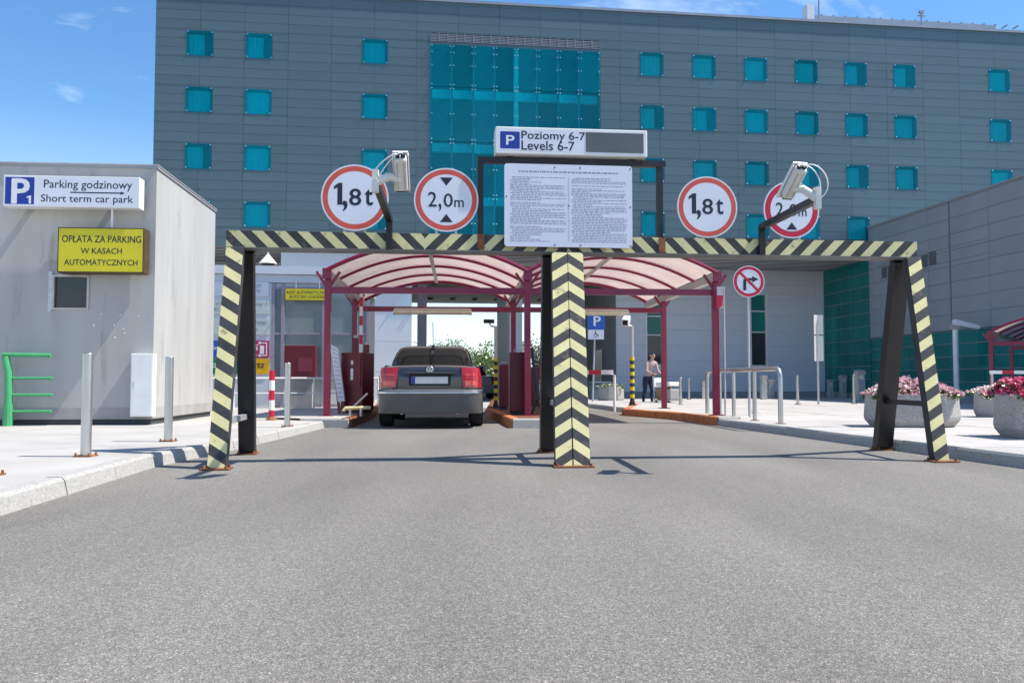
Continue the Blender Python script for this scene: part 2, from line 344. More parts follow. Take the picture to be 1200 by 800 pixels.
def copy_tree(o, label=None, loc=None, rz=None, parent=None):
    c = o.copy(); COL.objects.link(c); c.parent = parent
    if label: c['label'] = label
    if loc is not None: c.location = loc
    if rz is not None: c.rotation_euler = (0, 0, rz)
    for ch in [x for x in bpy.data.objects if x.parent == o]: copy_tree(ch, parent=c)
    return c
def text_mesh(body, bold=0.0):
    cu = bpy.data.curves.new('lettering', 'FONT'); cu.body = body; cu.resolution_u = 3
    cu.space_character = 1.0
    o = bpy.data.objects.new('lettering', cu); COL.objects.link(o)
    bpy.context.view_layer.update()
    me = bpy.data.meshes.new_from_object(o.evaluated_get(bpy.context.evaluated_depsgraph_get()))
    bpy.data.objects.remove(o); bpy.data.curves.remove(cu)
    return me
def text(body, x0, x1, z0, z1, y, m, parent, bold=0.0, name='lettering', shear=0.0):
    """flat print on a face that looks along -y, stretched to fill x0..x1, z0..z1"""
    me = text_mesh(body, bold)
    xs = [v.co.x for v in me.vertices]; ys = [v.co.y for v in me.vertices]
    ax, bx, ay, by = min(xs), max(xs), min(ys), max(ys)
    pts = []
    for v in me.vertices:
        a = (v.co.x - ax) / (bx - ax); b = (v.co.y - ay) / max(by - ay, 1e-6)
        pts.append((x0 + (x1 - x0) * a + shear * (b - 0.5) * (z1 - z0), z0 + (z1 - z0) * b))
    fs = [tuple(p.vertices) for p in me.polygons]; bpy.data.meshes.remove(me)
    # heavier strokes: the print laid down again a hair to each side
    w = bold * (z1 - z0) * 0.9; shifts = [(0, 0)] if bold <= 0 else [(dx * w, dz * w) for dx, dz in ((0, 0), (-1, 0), (1, 0), (0, -0.7), (0, 0.7), (-0.7, -0.5), (0.7, 0.5), (-0.7, 0.5), (0.7, -0.5))]
    vs, ff = [], []
    for q, (dx, dz) in enumerate(shifts):
        k0 = len(vs); vs += [(p[0] + dx, y - 0.00006 * q, p[1] + dz) for p in pts]; ff += [tuple(k0 + t for t in f) for f in fs]
    me = bpy.data.meshes.new(name); me.from_pydata(vs, [], ff)
    me.materials.clear(); me.materials.append(M[m]); me.update()
    return link(name, me, parent)
def clip(poly, axis, lo, hi):
    for sgn, lim in ((1, lo), (-1, -hi)):
        o = []
        for i in range(len(poly)):
            a, b = poly[i], poly[(i + 1) % len(poly)]; fa, fb = sgn * a[axis] - lim, sgn * b[axis] - lim
            if fa >= 0: o.append(a)
            if (fa >= 0) != (fb >= 0):
                t = fa / (fa - fb); o.append((a[0] + (b[0] - a[0]) * t, a[1] + (b[1] - a[1]) * t))
        poly = o
        if len(poly) < 3: return []
    return poly
def stripes(w, t0, t1, pitch, slope, phase=0.0):
    """(polygon in s 0..w, t t0..t1, is_yellow)"""
    res = []
    k0 = int((t0 - abs(slope) * w - phase) / pitch) - 2; k1 = int((t1 + abs(slope) * w - phase) / pitch) + 2
    for k in range(k0, k1):
        for j in (0, 1):
            a = phase + k * pitch + j * pitch / 2; b = a + pitch / 2
            q = clip([(0, a), (w, a + slope * w), (w, b + slope * w), (0, b)], 1, t0, t1)
            if q: res.append((q, j == 0))
    return res
def numeral_one(x0, x1, z0, z1, y, m, parent, th=0.5):
    w, h = x1 - x0, z1 - z0
    return flat([(x1, z0), (x1, z1), (x1 - w * th * 0.75, z1), (x0, z1 - h * 0.16), (x0, z1 - h * 0.30), (x1 - w * th, z1 - h * 0.22), (x1 - w * th, z0)], y, m, parent, 'lettering')
def rounded(x0, x1, z0, z1, r, n=4):
    p = []
    for cx, cz, a in ((x1 - r, z1 - r, 0), (x0 + r, z1 - r, 90), (x0 + r, z0 + r, 180), (x1 - r, z0 + r, 270)):
        p += [(cx + r * math.cos(R(a + 90 * i / n)), cz + r * math.sin(R(a + 90 * i / n))) for i in range(n + 1)]
    return p
def disc(cx, cz, r, n=40): return [(cx + r * math.cos(2 * math.pi * i / n), cz + r * math.sin(2 * math.pi * i / n)) for i in range(n)]
def flat(poly, y, m, parent, name):
    b = MB(); b.add([(p[0], y, p[1]) for p in poly], [tuple(range(len(poly)))], m); return b.build(name, parent, fix=False)
def ring_flat(cx, cz, ro, ri, y, m, parent, name, n=48):
    b = MB(); vs = [(cx + r * math.cos(2 * math.pi * i / n), y, cz + r * math.sin(2 * math.pi * i / n)) for r in (ro, ri) for i in range(n)]
    b.add(vs, [(i, (i + 1) % n, n + (i + 1) % n, n + i) for i in range(n)], m); return b.build(name, parent, fix=False)
SITE = R(7)
# ------------------------------------------------------------------ ground, road, pavements
def sheet(name, poly, z, m):
    b = MB(); b.add([(p[0], p[1], z) for p in poly], [tuple(range(len(poly)))], m); return struct(b.build(name, fix=False))
g = sheet('ground', [(-1500, -1500), (1500, -1500), (1500, 1500), (-1500, 1500)], -0.03, mat('far_ground', (0.22, 0.21, 0.18), 0.95, var=0.2, scale=0.05))
sheet('road', [(-30, -12), (30, -12), (30, 27.5), (-30, 27.5)], 0.0, 'asphalt')
sheet('far_road', [(-14, 27.5), (16, 27.5), (16, 160), (-14, 160)], -0.004, mat('worn_asphalt', (0.30, 0.285, 0.26), 0.9, var=0.1, scale=1.5, bump=0.2))
fo = sheet('forecourt', [(-3.4, 25.5), (14, 27.2), (14, 38.4), (-3.4, 36.4)], 0.006, 'concrete')

PL = Fr(4.71, 7.9, R(7.3))
def kerb_run(parent, pts, hgt, m, seg=1.0, wid=0.16, inward=1, lean=0.035):
    """stones along a polyline; the road lies on the outer side"""
    for a, b in zip(pts[:-1], pts[1:]):
        a, b = Vector(a), Vector(b); ln = (b - a).length; n = max(1, round(ln / seg)); d = (b - a) / ln
        nn = Vector((-d.y, d.x)) * inward
        for i in range(n):
            p = a + d * (ln * i / n + 0.005); q = a + d * (ln * (i + 1) / n - 0.005)
            jz = random.uniform(-0.003, 0.003); jo = random.uniform(-0.004, 0.004)
            k = MB(); prof = ((jo, -0.05), (lean + jo, hgt - 0.025 + jz), (lean + 0.02, hgt + jz), (wid, hgt + jz), (wid, -0.05))
            vs = [(e.x + nn.x * o, e.y + nn.y * o, z) for e in (p, q) for o, z in prof]
            k.add(vs, [(0, 1, 2, 3, 4), (9, 8, 7, 6, 5)] + [(j, 5 + j, 5 + (j + 1) % 5, (j + 1) % 5) for j in range(5)], m)
            k.build('kerb_stone', parent)
# left pavement
lp = [(-2.15, -4), (-3.04, 5.11), (-3.34, 8.06), (-3.24, 10.06), (-3.22, 14.75)]
li = [(x - 0.15, y) for x, y in lp]
b = MB(); b.prism(li + [(-3.4, 14.9), (-3.4, 36), (-32, 33), (-32, -4)], -0.02, 0.117, 'concrete')
pav = struct(b.build('pavement'))
kerb_run(pav, lp, 0.124, 'kerb')
# right plaza: base bed, slabs and kerb stones
b = MB(); c = [PL.world(u, v) for u, v in ((0.15, -13), (26, -13), (26, 31), (0.15, 31))]
b.prism([(p.x, p.y) for p in c], -0.02, 0.100, 'dark')
plz = struct(b.build('plaza'))
a0, a1 = PL.world(0, -13), PL.world(0, 31)
kerb_run(plz, [(a0.x, a0.y), (a1.x, a1.y)], 0.124, 'kerb', inward=-1)
nsl = 0
for i in range(9):
    for j in range(22):
        u0 = 0.165 + i * 2.9; v0 = -13 + j * 2.0; u1 = u0 + 2.9 - 0.014; v1 = v0 + 2.0 - 0.014
        k = MB(); z = 0.118 + random.uniform(-0.002, 0.002)
        cs = [PL.world(u, v) for u, v in ((u0, v0), (u1, v0), (u1, v1), (u0, v1))]
        k.prism([(p.x, p.y) for p in cs], 0.095, z, 'slab'); k.build('paving_slab', plz)

# ------------------------------------------------------------------ main building
B = Fr(14.45, 34.4, SITE)
bld = thing('office_building', 'long dark grey panelled building with small square teal windows above a pale passage', 'building', (B.o.x, B.o.y, 0), SITE)
UL, UR, WB, WT = -27.85, 9.0, 5.77, 15.42
cols = [-26.25, -24.11, -19.81, -8.97, -6.82, -4.66, -2.52, -0.39, 1.74, 5.97]
rows = [13.36, 11.24, 9.12, 7.0]
OPEN = [(u - 0.48, u + 0.48, w - 0.48, w + 0.48) for u in cols for w in rows]
BAY = (-17.72, -11.06, 5.77, 13.82)
GRL = (-17.72, -11.06, 13.86, 14.2)
def subtract(r, o):
    x0, x1, z0, z1 = r; a0, a1, c0, c1 = o
    if a0 >= x1 or a1 <= x0 or c0 >= z1 or c1 <= z0: return [r]
    res = []
    if c0 > z0: res.append((x0, x1, z0, c0))
    if c1 < z1: res.append((x0, x1, c1, z1))
    m0, m1 = max(z0, c0), min(z1, c1)
    if a0 > x0: res.append((x0, a0, m0, m1))
    if a1 < x1: res.append((a1, x1, m0, m1))
    return [q for q in res if q[1] - q[0] > 0.03 and q[3] - q[2] > 0.02]
PANEL_CACHE = {}
def panels(parent, u0, u1, w0, w1, pu, pw, v0, th, m, openings, gap=0.008, name='cladding_panel', keep=10 ** 6, axis='u', key=None, phase=0.0):
    """clad a rectangle; the keep largest-looking panels as parts, the rest joined into one part"""
    cells = []
    nu = int(math.ceil((u1 - u0 + phase) / pu)); nw = int(math.ceil((w1 - w0) / pw - 1e-6))
    for i in range(nu):
        for j in range(nw):
            x0, x1 = max(u0, u0 - phase + i * pu), min(u1, u0 - phase + (i + 1) * pu)
            if x1 - x0 < 0.05: continue
            r = [(x0, x1, w0 + j * pw, min(w1, w0 + (j + 1) * pw))]
            for o in openings: r = [q for p in r for q in subtract(p, o)]
            cells += r
    if key: cells.sort(key=key)
    rest = MB()
    for n, (x0, x1, z0, z1) in enumerate(cells):
        w, h = x1 - x0 - gap, z1 - z0 - gap
        pv = random.uniform(0, 0.003)
        if axis == 'u': B4 = (-w / 2, w / 2, 0, th); loc = ((x0 + x1) / 2, v0 + pv, (z0 + z1) / 2)
        else: B4 = (0, th, -w / 2, w / 2); loc = (v0 + pv, (x0 + x1) / 2, (z0 + z1) / 2)
        if n < keep:
            ck = (round(w, 2), round(h, 2), m, axis, round(th, 3))
            if ck not in PANEL_CACHE:
                k = MB(); k.box(B4[0], B4[1], B4[2], B4[3], -h / 2, h / 2, m); PANEL_CACHE[ck] = k.mesh(name)
            o = link(name, PANEL_CACHE[ck], parent); o.location = loc
        else:
            rest.box(loc[0] + B4[0], loc[0] + B4[1], loc[1] + B4[2], loc[1] + B4[3], loc[2] - h / 2, loc[2] + h / 2, m)
    if rest.v:
        o = rest.build('remaining_panels', parent, fix=False); o['kind'] = 'stuff'
def vis_key(c):
    u = (c[0] + c[1]) / 2; w = (c[2] + c[3]) / 2
    p = B.world(u, 0, w); x = 600 + 1000 * p.x / p.y; y = 447 - 1000 * (w - CAMH) / p.y
    hid = x < 188 or x > 1190 or y < 4 or (x < 255 and y > 150 + (x - 180) * 1.2) or (x > 1020 and y > 268 - (x - 1020) * 0.35) or (265 < x < 1075 and y > 262) or (590 < x < 745 and y > 150)
    return (hid, -(c[1] - c[0]) * (c[3] - c[2]) / p.y ** 2)
panels(bld, UL, UR, WB, WT, 1.6, 2.12 / 6, 0.0, 0.03, 'clad', OPEN + [BAY, GRL], keep=292, key=vis_key)
b = MB(); b.box(UL + 0.03, UR, 0.33, 0.6, WB + 0.02, WT - 0.02, 'joint'); b.build('wall_core', bld)
b = MB(); b.box(UL - 0.05, UR, -0.06, 0.7, WT, WT + 0.10, 'louvre'); b.build('parapet_cap', bld)
b = MB(); b.box(UL, UL + 0.028, 0.035, 24, 0, WT - 0.01, 'clad'); b.build('end_wall', bld)
b = MB(); b.box(UL + 0.03, UR, 0.62, 24, WT - 0.3, WT - 0.15, 'louvre'); b.build('roof', bld)
b = MB(); b.box(UR, UR + 0.03, 0.0, 24, 0, WT, 'clad'); b.box(UL + 0.03, UR, 24, 24.03, WB + 0.3, WT, 'clad'); b.box(UL + 0.03, UR - 0.01, 3.89, 23.9, WB + 0.27, WB + 0.35, 'dark'); b.build('rear_wall', bld)
# windows: one reveal, pane, four fixings and a curtain each
b = MB()
for x0, x1, z0, z1 in ((-0.48, -0.45, -0.48, 0.48), (0.45, 0.48, -0.48, 0.48), (-0.45, 0.45, -0.48, -0.45), (-0.45, 0.45, 0.45, 0.48)): b.box(x0, x1, 0.006, 0.325, z0, z1, 'clad')
rev_me = b.mesh('window')
b = MB(); b.box(-0.472, 0.472, -0.012, 0.001, -0.472, 0.472, 'teal'); pane_me = b.mesh('pane')
b = MB()
for x in (-0.43, 0.43):
    for z in (-0.43, 0.43): b.tube([(x, 0.01, z), (x, -0.03, z)], 0.026, 'chrome', 8)
fix_me = b.mesh('fixings')
b = MB(); N = 30
b.grid([[(-0.45 + 0.82 * i / N, 0.15 + 0.025 * math.sin(i * 2.1), z) for i in range(N + 1)] for z in (-0.45, 0.38)], 'curtain'); cur_me = b.mesh('curtain')
b = MB(); b.grid([[(-0.45 + 0.58 * i / N, 0.15 + 0.025 * math.sin(i * 2.1), z) for i in range(N + 1)] for z in (-0.45, 0.38)], 'curtain'); cur2_me = b.mesh('curtain')
for n, u in enumerate(cols):
    for k, w in enumerate(rows):
        if u > 5 and k == 3: continue
        wo = link('window', rev_me, bld); wo.location = (u, 0, w)
        link('pane', pane_me, wo); link('fixing_bolts', fix_me, wo)['kind'] = 'stuff'
        link('curtain', cur2_me if (n * 3 + k * 5) % 7 in (0, 3) else cur_me, wo)
# the glazed bay
b = MB()
b.box(BAY[0], BAY[0] + 0.06, 0.004, 0.9, BAY[2], BAY[3], 'clad'); b.box(BAY[1] - 0.06, BAY[1], 0.004, 0.9, BAY[2], BAY[3], 'clad')
b.box(BAY[0] + 0.06, BAY[1] - 0.06, 0.004, 0.9, BAY[3] - 0.06, BAY[3], 'clad')
bay = b.build('glazed_bay', bld)
hs_ = [5.80, 7.86, 9.98, 12.10, 13.76]; pwid = (BAY[1] - BAY[0]) / 8
pc = {}
fx = MB()
for j in range(4):
    h = hs_[j + 1] - hs_[j] - 0.02
    k = MB(); k.box(-pwid / 2 + 0.008, pwid / 2 - 0.008, -0.02, -0.005, 0, h, 'teal'); me = k.mesh('pane')
    for i in range(8):
        o = link('pane', me, bay); o.location = (BAY[0] + pwid * (i + 0.5), 0, hs_[j] + 0.01)
        for x in (-pwid / 2 + 0.06, pwid / 2 - 0.06):
            zz = (0.07, h / 2, h - 0.07) if j < 3 else (0.07, h / 2, h - 0.32, h - 0.07)
            for z in zz: fx.tube([(BAY[0] + pwid * (i + 0.5) + x, 0.01, hs_[j] + 0.01 + z), (BAY[0] + pwid * (i + 0.5) + x, -0.075, hs_[j] + 0.01 + z)], 0.024, 'chrome', 6)
fx.build('fixing_bolts', bay)['kind'] = 'stuff'
b = MB()
for z in (5.85, 7.70, 9.75, 11.85): b.box(BAY[0] + 0.08, BAY[1] - 0.08, 0.17, 0.34, z - 0.12, z + 0.20, 'slabband')
b.build('floor_slab', bay)
b = MB(); xm = BAY[0] + pwid * 4
b.box(xm - 0.09, xm + 0.09, 0.08, 0.165, BAY[2], BAY[3] - 0.07, 'slabband'); b.build('mullion', bay)
b = MB()
for i in range(1, 8):
    if i != 4: b.box(BAY[0] + pwid * i - 0.03, BAY[0] + pwid * i + 0.03, 0.07, 0.15, BAY[2], BAY[3] - 0.07, 'louvre')
b.build('glazing_posts', bay)
b = MB(); N = 260
b.grid([[(BAY[0] + 0.07 + (BAY[1] - BAY[0] - 0.14) * i / N, 0.42 + 0.04 * math.sin(i * 1.9) + 0.03 * math.sin(i * 0.37), z) for i in range(N + 1)] for z in (BAY[2], BAY[3] - 0.07)], 'curtain'); b.build('curtain', bay)
k = MB(); gw = (GRL[1] - GRL[0]) / 20
for q in range(5): k.box(-gw / 2 + 0.02, gw / 2 - 0.02, -0.01, 0.05, -0.15 + q * 0.062, -0.15 + q * 0.062 + 0.022, 'louvre')
k.box(-gw / 2 + 0.012, gw / 2 - 0.012, 0.051, 0.07, -0.165, 0.165, 'greywall')
for x0, x1, z0, z1 in ((-gw / 2 + 0.005, -gw / 2 + 0.02, -0.165, 0.165), (gw / 2 - 0.02, gw / 2 - 0.005, -0.165, 0.165)): k.box(x0, x1, -0.02, 0.07, z0, z1, 'louvre')
gme = k.mesh('vent_grille')
for i in range(20):
    o = link('vent_grille', gme, bld); o.location = (GRL[0] + gw * (i + 0.5), 0, 14.03)
# louvred soffit of the overhang
b = MB(); b.box(UL + 0.03, UR, 0.10, 3.88, WB + 0.10, WB + 0.2, 'dark'); b.build('soffit', bld)
k = MB(); k.box(0, UR - UL - 0.1, -0.02, 0.02, 0.0, 0.022, 'slat')
lme = k.mesh('soffit_slat')
for i in range(10):
    o = link('soffit_slat', lme, bld); o.location = (UL + 0.06, 0.14 + i * 0.40, WB + 0.005)
# pale ground floor left of the passage
uA0 = B.hit(328, 400, 0.3)[0]; uA1 = B.hit(482, 400, 0.3)[0]
panels(bld, uA0, uA1, 0.02, WB - 0.01, 2.45, 1.15, 0.27, 0.03, 'white_wall', [], name='wall_panel', gap=0.010)
b = MB(); b.box(uA0 + 0.01, uA1 - 0.01, 0.31, 3.6, 0.0, WB - 0.02, 'louvre'); b.box(uA1 - 0.009, uA1 + 0.012, 0.31, 24, 0.0, WB - 0.02, 'white_wall'); b.build('wall', bld)
b = MB(); b.box(UL + 0.05, uA0, 3.95, 4.2, 0, WB, 'white_wall'); b.build('wall', bld)
# pale ground floor right of the passage, with two tall window strips
uR0 = B.hit(722, 400, 3.9)[0]; uR1 = B.hit(972, 400, 3.9)[0] + 0.1
def rectpx(F, x0, x1, y0, y1, v):
    a = F.hit(x0, y0, v); c_ = F.hit(x1, y1, v); return (a[0], c_[0], c_[1], a[1])
s1 = rectpx(B, 757, 778, 352, 428, 3.9); s2 = rectpx(B, 879, 900, 344, 429, 3.9)
panels(bld, uR0, uR1, 0.35, WB, 2.3, 0.68, 3.9, 0.03, 'white_wall', [s1, s2], name='wall_panel', gap=0.008)
b = MB(); b.box(uR0, uR1, 3.92, 4.0, 0.0, 0.34, 'greywall'); b.build('plinth', bld)
b = MB(); b.box(uR0 + 0.01, uR1, 4.22, 4.4, 0, WB, 'greywall'); b.box(uR0, uR0 + 0.02, 3.935, 17.5, 0, WB, 'greywall'); b.build('wall', bld)  # passage side wall: the shade of its sunless side is put into the grey
for s in (s1, s2):
    b = MB(); x0, x1, z0, z1 = s
    for q in ((x0, x0 + 0.05, z0, z1), (x1 - 0.05, x1, z0, z1), (x0 + 0.05, x1 - 0.05, z0, z0 + 0.05), (x0 + 0.05, x1 - 0.05, z1 - 0.05, z1)): b.box(q[0], q[1], 3.91, 4.2, q[2], q[3], 'white')
    h = z1 - z0
    for f in (0.47, 0.76): b.box(x0 + 0.05, x1 - 0.05, 3.98, 4.04, z0 + h * f - 0.025, z0 + h * f + 0.025, 'white')
    wo = b.build('window', bld)
    for f0, f1 in ((0, 0.47), (0.47, 0.76), (0.76, 1)):
        k = MB(); k.box(x0 + 0.051, x1 - 0.051, 4.05, 4.06, z0 + h * f0 + 0.051, z0 + h * f1 - 0.02, 'darkglass' if f0 == 0 else 'green'); k.build('pane', wo)
    k = MB(); k.box(x0 + 0.051, x1 - 0.051, 4.17, 4.19, z0 + 0.051, z1 - 0.051, 'greywall'); k.build('blind', wo)
# passage: ceiling with downlights, middle pier
uP0, uP1 = uA1 + 0.013, uR0
b = MB(); b.box(uP0, uP1, 3.95, 22, WB + 0.02, WB + 0.25, 'ceil'); b.build('passage_ceiling', bld)
k = MB(); k.cyl((0, 0), 0.16, -0.03, 0.02, 'dark', 10); dme = k.mesh('downlight')
for i in range(6):
    for j in range(4):
        for q in (0, 0.5):
            o = link('downlight', dme, bld); o.location = (uP0 + 1.2 + i * (uP1 - uP0 - 2.2) / 5, 6.5 + j * 4 + q * 1.4, WB)
ua = B.hit(597, 400, 3.9)[0]; ub = B.hit(612, 400, 3.9)[0]
b = MB(); b.box(ua, ub, 3.9, 9.0, 0, WB, 'white_wall'); b.build('pier', bld)
b = MB(); q0 = B.hit(489, 400, 5.0)[0]; q1 = B.hit(500, 400, 5.0)[0]; b.box(q0, q1, 5.0, 5.4, 0, WB, 'purple'); b.build('pier', bld)
b = MB(); x = uR0 - 0.03; b.box(x, x + 0.028, 6.5, 8.4, 0.0, 2.3, 'display'); b.build('door', bld)
# penthouse, rooftop mast and aerial
def Fb(px, py, v): return B.hit(px, py, v)
pt = B.hit(957, 18, 7.0); pt2 = B.hit(1180, 33, 7.0)
b = MB(); b.box(pt[0], UR + 2, 7.0, 14, WT - 0.3, pt[1] - 0.35, 'white_wall')
b.prism_x([(6.8, pt[1] - 0.35), (14, pt[1] - 0.1), (14, pt[1] + 0.15), (6.8, pt[1] - 0.1)], pt[0] - 0.3, UR + 2, 'louvre'); pent = b.build('roof_penthouse', bld)
k = MB(); k.box(-0.03, 0.03, 0, 0.4, 0, 0.07, 'louvre'); rme = k.mesh('roof_rib')
for i in range(18):
    o = link('roof_rib', rme, pent); o.location = (pt[0] + 0.2 + i * 0.62, 6.82, pt[1] - 0.09)
b = MB(); a = B.hit(951, 28, 5.0); b.box(a[0] - 0.2, a[0] + 0.15, 5, 5.5, WT - 0.2, B.hit(951, 5, 5)[1], 'white_wall'); b.build('chimney', bld)
for px, pyt, lab in ((960, -14, 'thin grey mast beside the white rooftop flue of the grey building'), (1080, 13, 'small aerial on the roof edge right of the mast')):
    a = B.hit(px, 28, 1.5); t = B.hit(px, pyt, 1.5)[1]
    p = B.world(a[0], 1.5, WT - 0.15); o = MB(); o.tube([(0, 0, 0), (0, 0, t - p.z)], 0.035, 'louvre', 8)
    o.box(-0.18, 0.18, -0.02, 0.02, t - p.z - 0.25, t - p.z - 0.2, 'louvre'); o.box(-0.1, 0.1, -0.06, 0.06, t - p.z - 0.12, t - p.z, 'louvre')
    r = o.build('roof_mast' if px < 1000 else 'roof_aerial', loc=p); tag(r, lab, 'mast' if px < 1000 else 'aerial'); r.rotation_euler = (0, 0, SITE)

# right wing: a thing of its own, local frame of B; its visible face is the plane u = UWG
UWG = (B.hitu(1020, 268, 0.0)[0] if False else 0.02)
wing = thing('building_wing', 'blue grey panelled wing with a green glass ground floor at the right edge', 'building', (B.o.x, B.o.y, 0), SITE)
v25, wt = B.hitu(1200, 205, 0.0); v0w, wt0 = B.hitu(1020, 268, 0.0)
WGT = (wt + wt0) / 2; WGB = B.hitu(1020, 396, 0.0)[1]
VN = -19.0
vents = [(-0.9, -0.45, 4.75, 5.2), (-1.45, -1.0, 4.75, 5.2), (-4.35, -3.85, 4.85, 5.35), (-5.0, -4.5, 4.85, 5.35)]
vents = []
for x0, x1, y0, y1 in ((1033, 1039, 313, 326), (1040, 1046, 311, 324), (1080, 1087, 299, 313), (1088, 1097, 295, 311)):
    a = B.hitu(x0, (y0 + y1) / 2, 0.0)[0]; c_ = B.hitu(x1, (y0 + y1) / 2, 0.0)[0]; w = B.hitu((x0 + x1) / 2, y1, 0)[1]; w2 = B.hitu((x0 + x1) / 2, y0, 0)[1]
    vents.append((c_, a, w, w2))
vj = B.hitu(1113, 300, 0.0)[0]
panels(wing, VN, -0.02, WGB, WGT, 3.2, 0.55, 0.0, 0.03, 'clad2', vents + [(vj - 0.04, vj + 0.04, WGB, WGT)], axis='v', gap=0.012, phase=1.0)
b = MB(); b.box(0.035, 9, VN, -0.02, WGB + 0.02, WGT - 0.02, 'clad2'); b.box(0.6, 9, VN, 3.85, 0.0, WGB + 0.01, 'dark'); b.box(0.6, 9, -0.01, 3.85, WGB + 0.02, WB, 'dark'); b.build('wall_core', wing)
b = MB(); b.box(-0.04, 9, VN, -0.03, WGT, WGT + 0.06, 'clad2'); b.build('parapet_cap', wing)
b = MB(); b.box(-0.02, 0.03, vj - 0.03, vj + 0.03, WGB, WGT, 'louvre'); b.build('joint_cover', wing)
for x0, x1, z0, z1 in vents:
    k = MB(); k.box(0.02, 0.03, x0, x1, z0, z1, 'dark')
    n = 6
    for q in range(n): k.box(-0.005, 0.018, x0, x1, z0 + (z1 - z0) * q / n, z0 + (z1 - z0) * (q + 0.4) / n, 'louvre')
    k.build('vent_grille', wing)
def glasspanes(parent, va, vb, wa, wb, pv_, pw_):
    nv = max(1, round((vb - va) / pv_)); nw = max(1, round((wb - wa) / pw_)); dv, dw = (vb - va) / nv, (wb - wa) / nw
    k = MB(); k.box(0.03, 0.045, -dv / 2 + 0.01, dv / 2 - 0.01, -dw / 2 + 0.014, dw / 2 - 0.014, 'green'); me = k.mesh('pane')
    for i in range(nv):
        for j in range(nw):
            o = link('pane', me, parent); o.location = (random.uniform(0, 0.006), va + dv * (i + 0.5), wa + dw * (j + 0.5))
    k = MB()
    for j in range(nw + 1): k.box(0.02, 0.05, va, vb, wa + dw * j - 0.013, wa + dw * j + 0.013, 'louvre')
    k.build('glazing_bars', parent)
glasspanes(wing, 0.03, 3.86, 0.35, WB - 0.02, 1.28, 0.52)
glasspanes(wing, VN, -0.0, 0.35, WGB - 0.03, 1.36, 0.46)
b = MB(); b.box(0.02, 0.3, VN, 3.86, 0.0, 0.33, 'plinth'); b.build('plinth', wing)
b = MB()
for i in range(14):
    v = VN + 0.8 + i * 1.62; b.box(0.3, 0.38, v, v + (0.55 if i % 3 else 0.9), 0.4, (WGB - 0.1) if v < -1 else WB - 0.2, 'curtain')
b.box(0.25, 0.5, 0.05, 3.8, 2.35, 2.65, 'greywall')
b.build('interior_blinds', wing)
# ------------------------------------------------------------------ height barrier over the road
FA = R(5.6)
F = Fr(0.475, 8.78, FA)
VF = -0.10                                      # front face of the beam
bar_ = thing('height_barrier', 'black and pale yellow striped steel height barrier spanning both lanes on three trestle legs', 'barrier', (F.o.x, F.o.y, 0), FA)
uL, zT = F.hit(265, 267.5, VF); zB = F.hit(265, 290, VF)[1]; uRt = F.hit(1075, 302, VF)[0]
zT2 = F.hit(1075, 285.5, VF)[1]; zB = (zB + F.hit(1075, 301, VF)[1]) / 2; zT = (zT + zT2) / 2
HB = zT - zB
b = MB()
b.add([(uL, VF + 0.004, zB), (uRt, VF + 0.004, zB), (uRt, VF + 0.004, zT), (uL, VF + 0.004, zT), (uL, -VF, zB), (uRt, -VF, zB), (uRt, -VF, zT), (uL, -VF, zT)],
      [(0, 3, 7, 4), (1, 5, 6, 2), (3, 2, 6, 7), (0, 4, 5, 1), (4, 7, 6, 5), (0, 1, 2, 3)], 'black')
b.box(uL - 0.02, uRt + 0.02, VF - 0.03, -VF + 0.03, zB - 0.012, zB - 0.001, 'beam_u')
beam = b.build('beam', bar_)
b = MB()
uV1 = F.hit(497, 280, VF)[0]; uM = F.hit(665, 280, VF)[0]; uV2 = F.hit(877, 285, VF)[0]
for a_, c_, sl in ((uL, uV1, -1.0), (uV1, uM, 1.0), (uM, uV2, -1.0), (uV2, uRt, 1.0)):
    pitch = 0.222; ph = (uV1 if sl < 0 and a_ == uL else a_ if sl > 0 else c_) + (0.11 if sl > 0 else -0.0) + (HB * 0.0)
    for q, y in stripes(HB, a_, c_, pitch, sl, ph + (0 if sl > 0 else 0.02)):
        vs = [(t, VF, zB + s_) for s_, t in q]; b.add(vs, [tuple(range(len(vs)))], 'stripe_y' if y else 'stripe_b')
b.build('stripe_paint', beam)
def leg(top, base, w, d, m, w1=None, name='leg'):
    k = MB(); k.bar(top, base, w, d, m, w1=w1); return k.build(name, bar_)
def striped_plate(p0, p1, w, sl, pitch, parent, phase=0.0, tilt=0.0, wb=None):
    """painted front of a leg from the foot p0 up to p1; tilt turns it about its own axis"""
    p0, p1 = Vector(p0), Vector(p1); ax = (p1 - p0).normalized(); Ln = (p1 - p0).length
    sd = Vector((math.cos(tilt), math.sin(tilt), 0)); sd = (sd - ax * sd.dot(ax)).normalized(); nn = sd.cross(ax)
    if nn.y > 0: nn = -nn
    k = MB()
    for q, y in stripes(w, 0, Ln, pitch, sl, phase):
        k.add([p0 + sd * (s_ - w / 2) + ax * t + nn * 0.004 for s_, t in q], [tuple(range(len(q)))], 'stripe_y' if y else 'stripe_b')
    k2 = MB(); c0, c1 = p0 - nn * 0.05, p1 - nn * 0.05
    k2.bar(c0, c1, w, 0.10, 'stripe_b', side=sd)
    o = k2.build('leg', parent); k.build('stripe_paint', o, fix=False); return o
def foot(u, v, w=0.26, d=0.2):
    k = MB(); k.box(u - w / 2, u + w / 2, v - d / 2, v + d / 2, 0.003, 0.016, 'rust')
    for i in (-1, 1):
        for j in (-1, 1): k.cyl((u + i * (w / 2 - 0.03), v + j * (d / 2 - 0.03)), 0.014, 0.016, 0.04, 'rust', 6)
    k.build('foot_plate', bar_)
def LF(px, py): return F.loc(G(px, py, 0.0))
fl = LF(253.5, 550); ft = F.hit(275, 291, VF - 0.06); tl = Vector((ft[0], VF - 0.055, zB - 0.014))
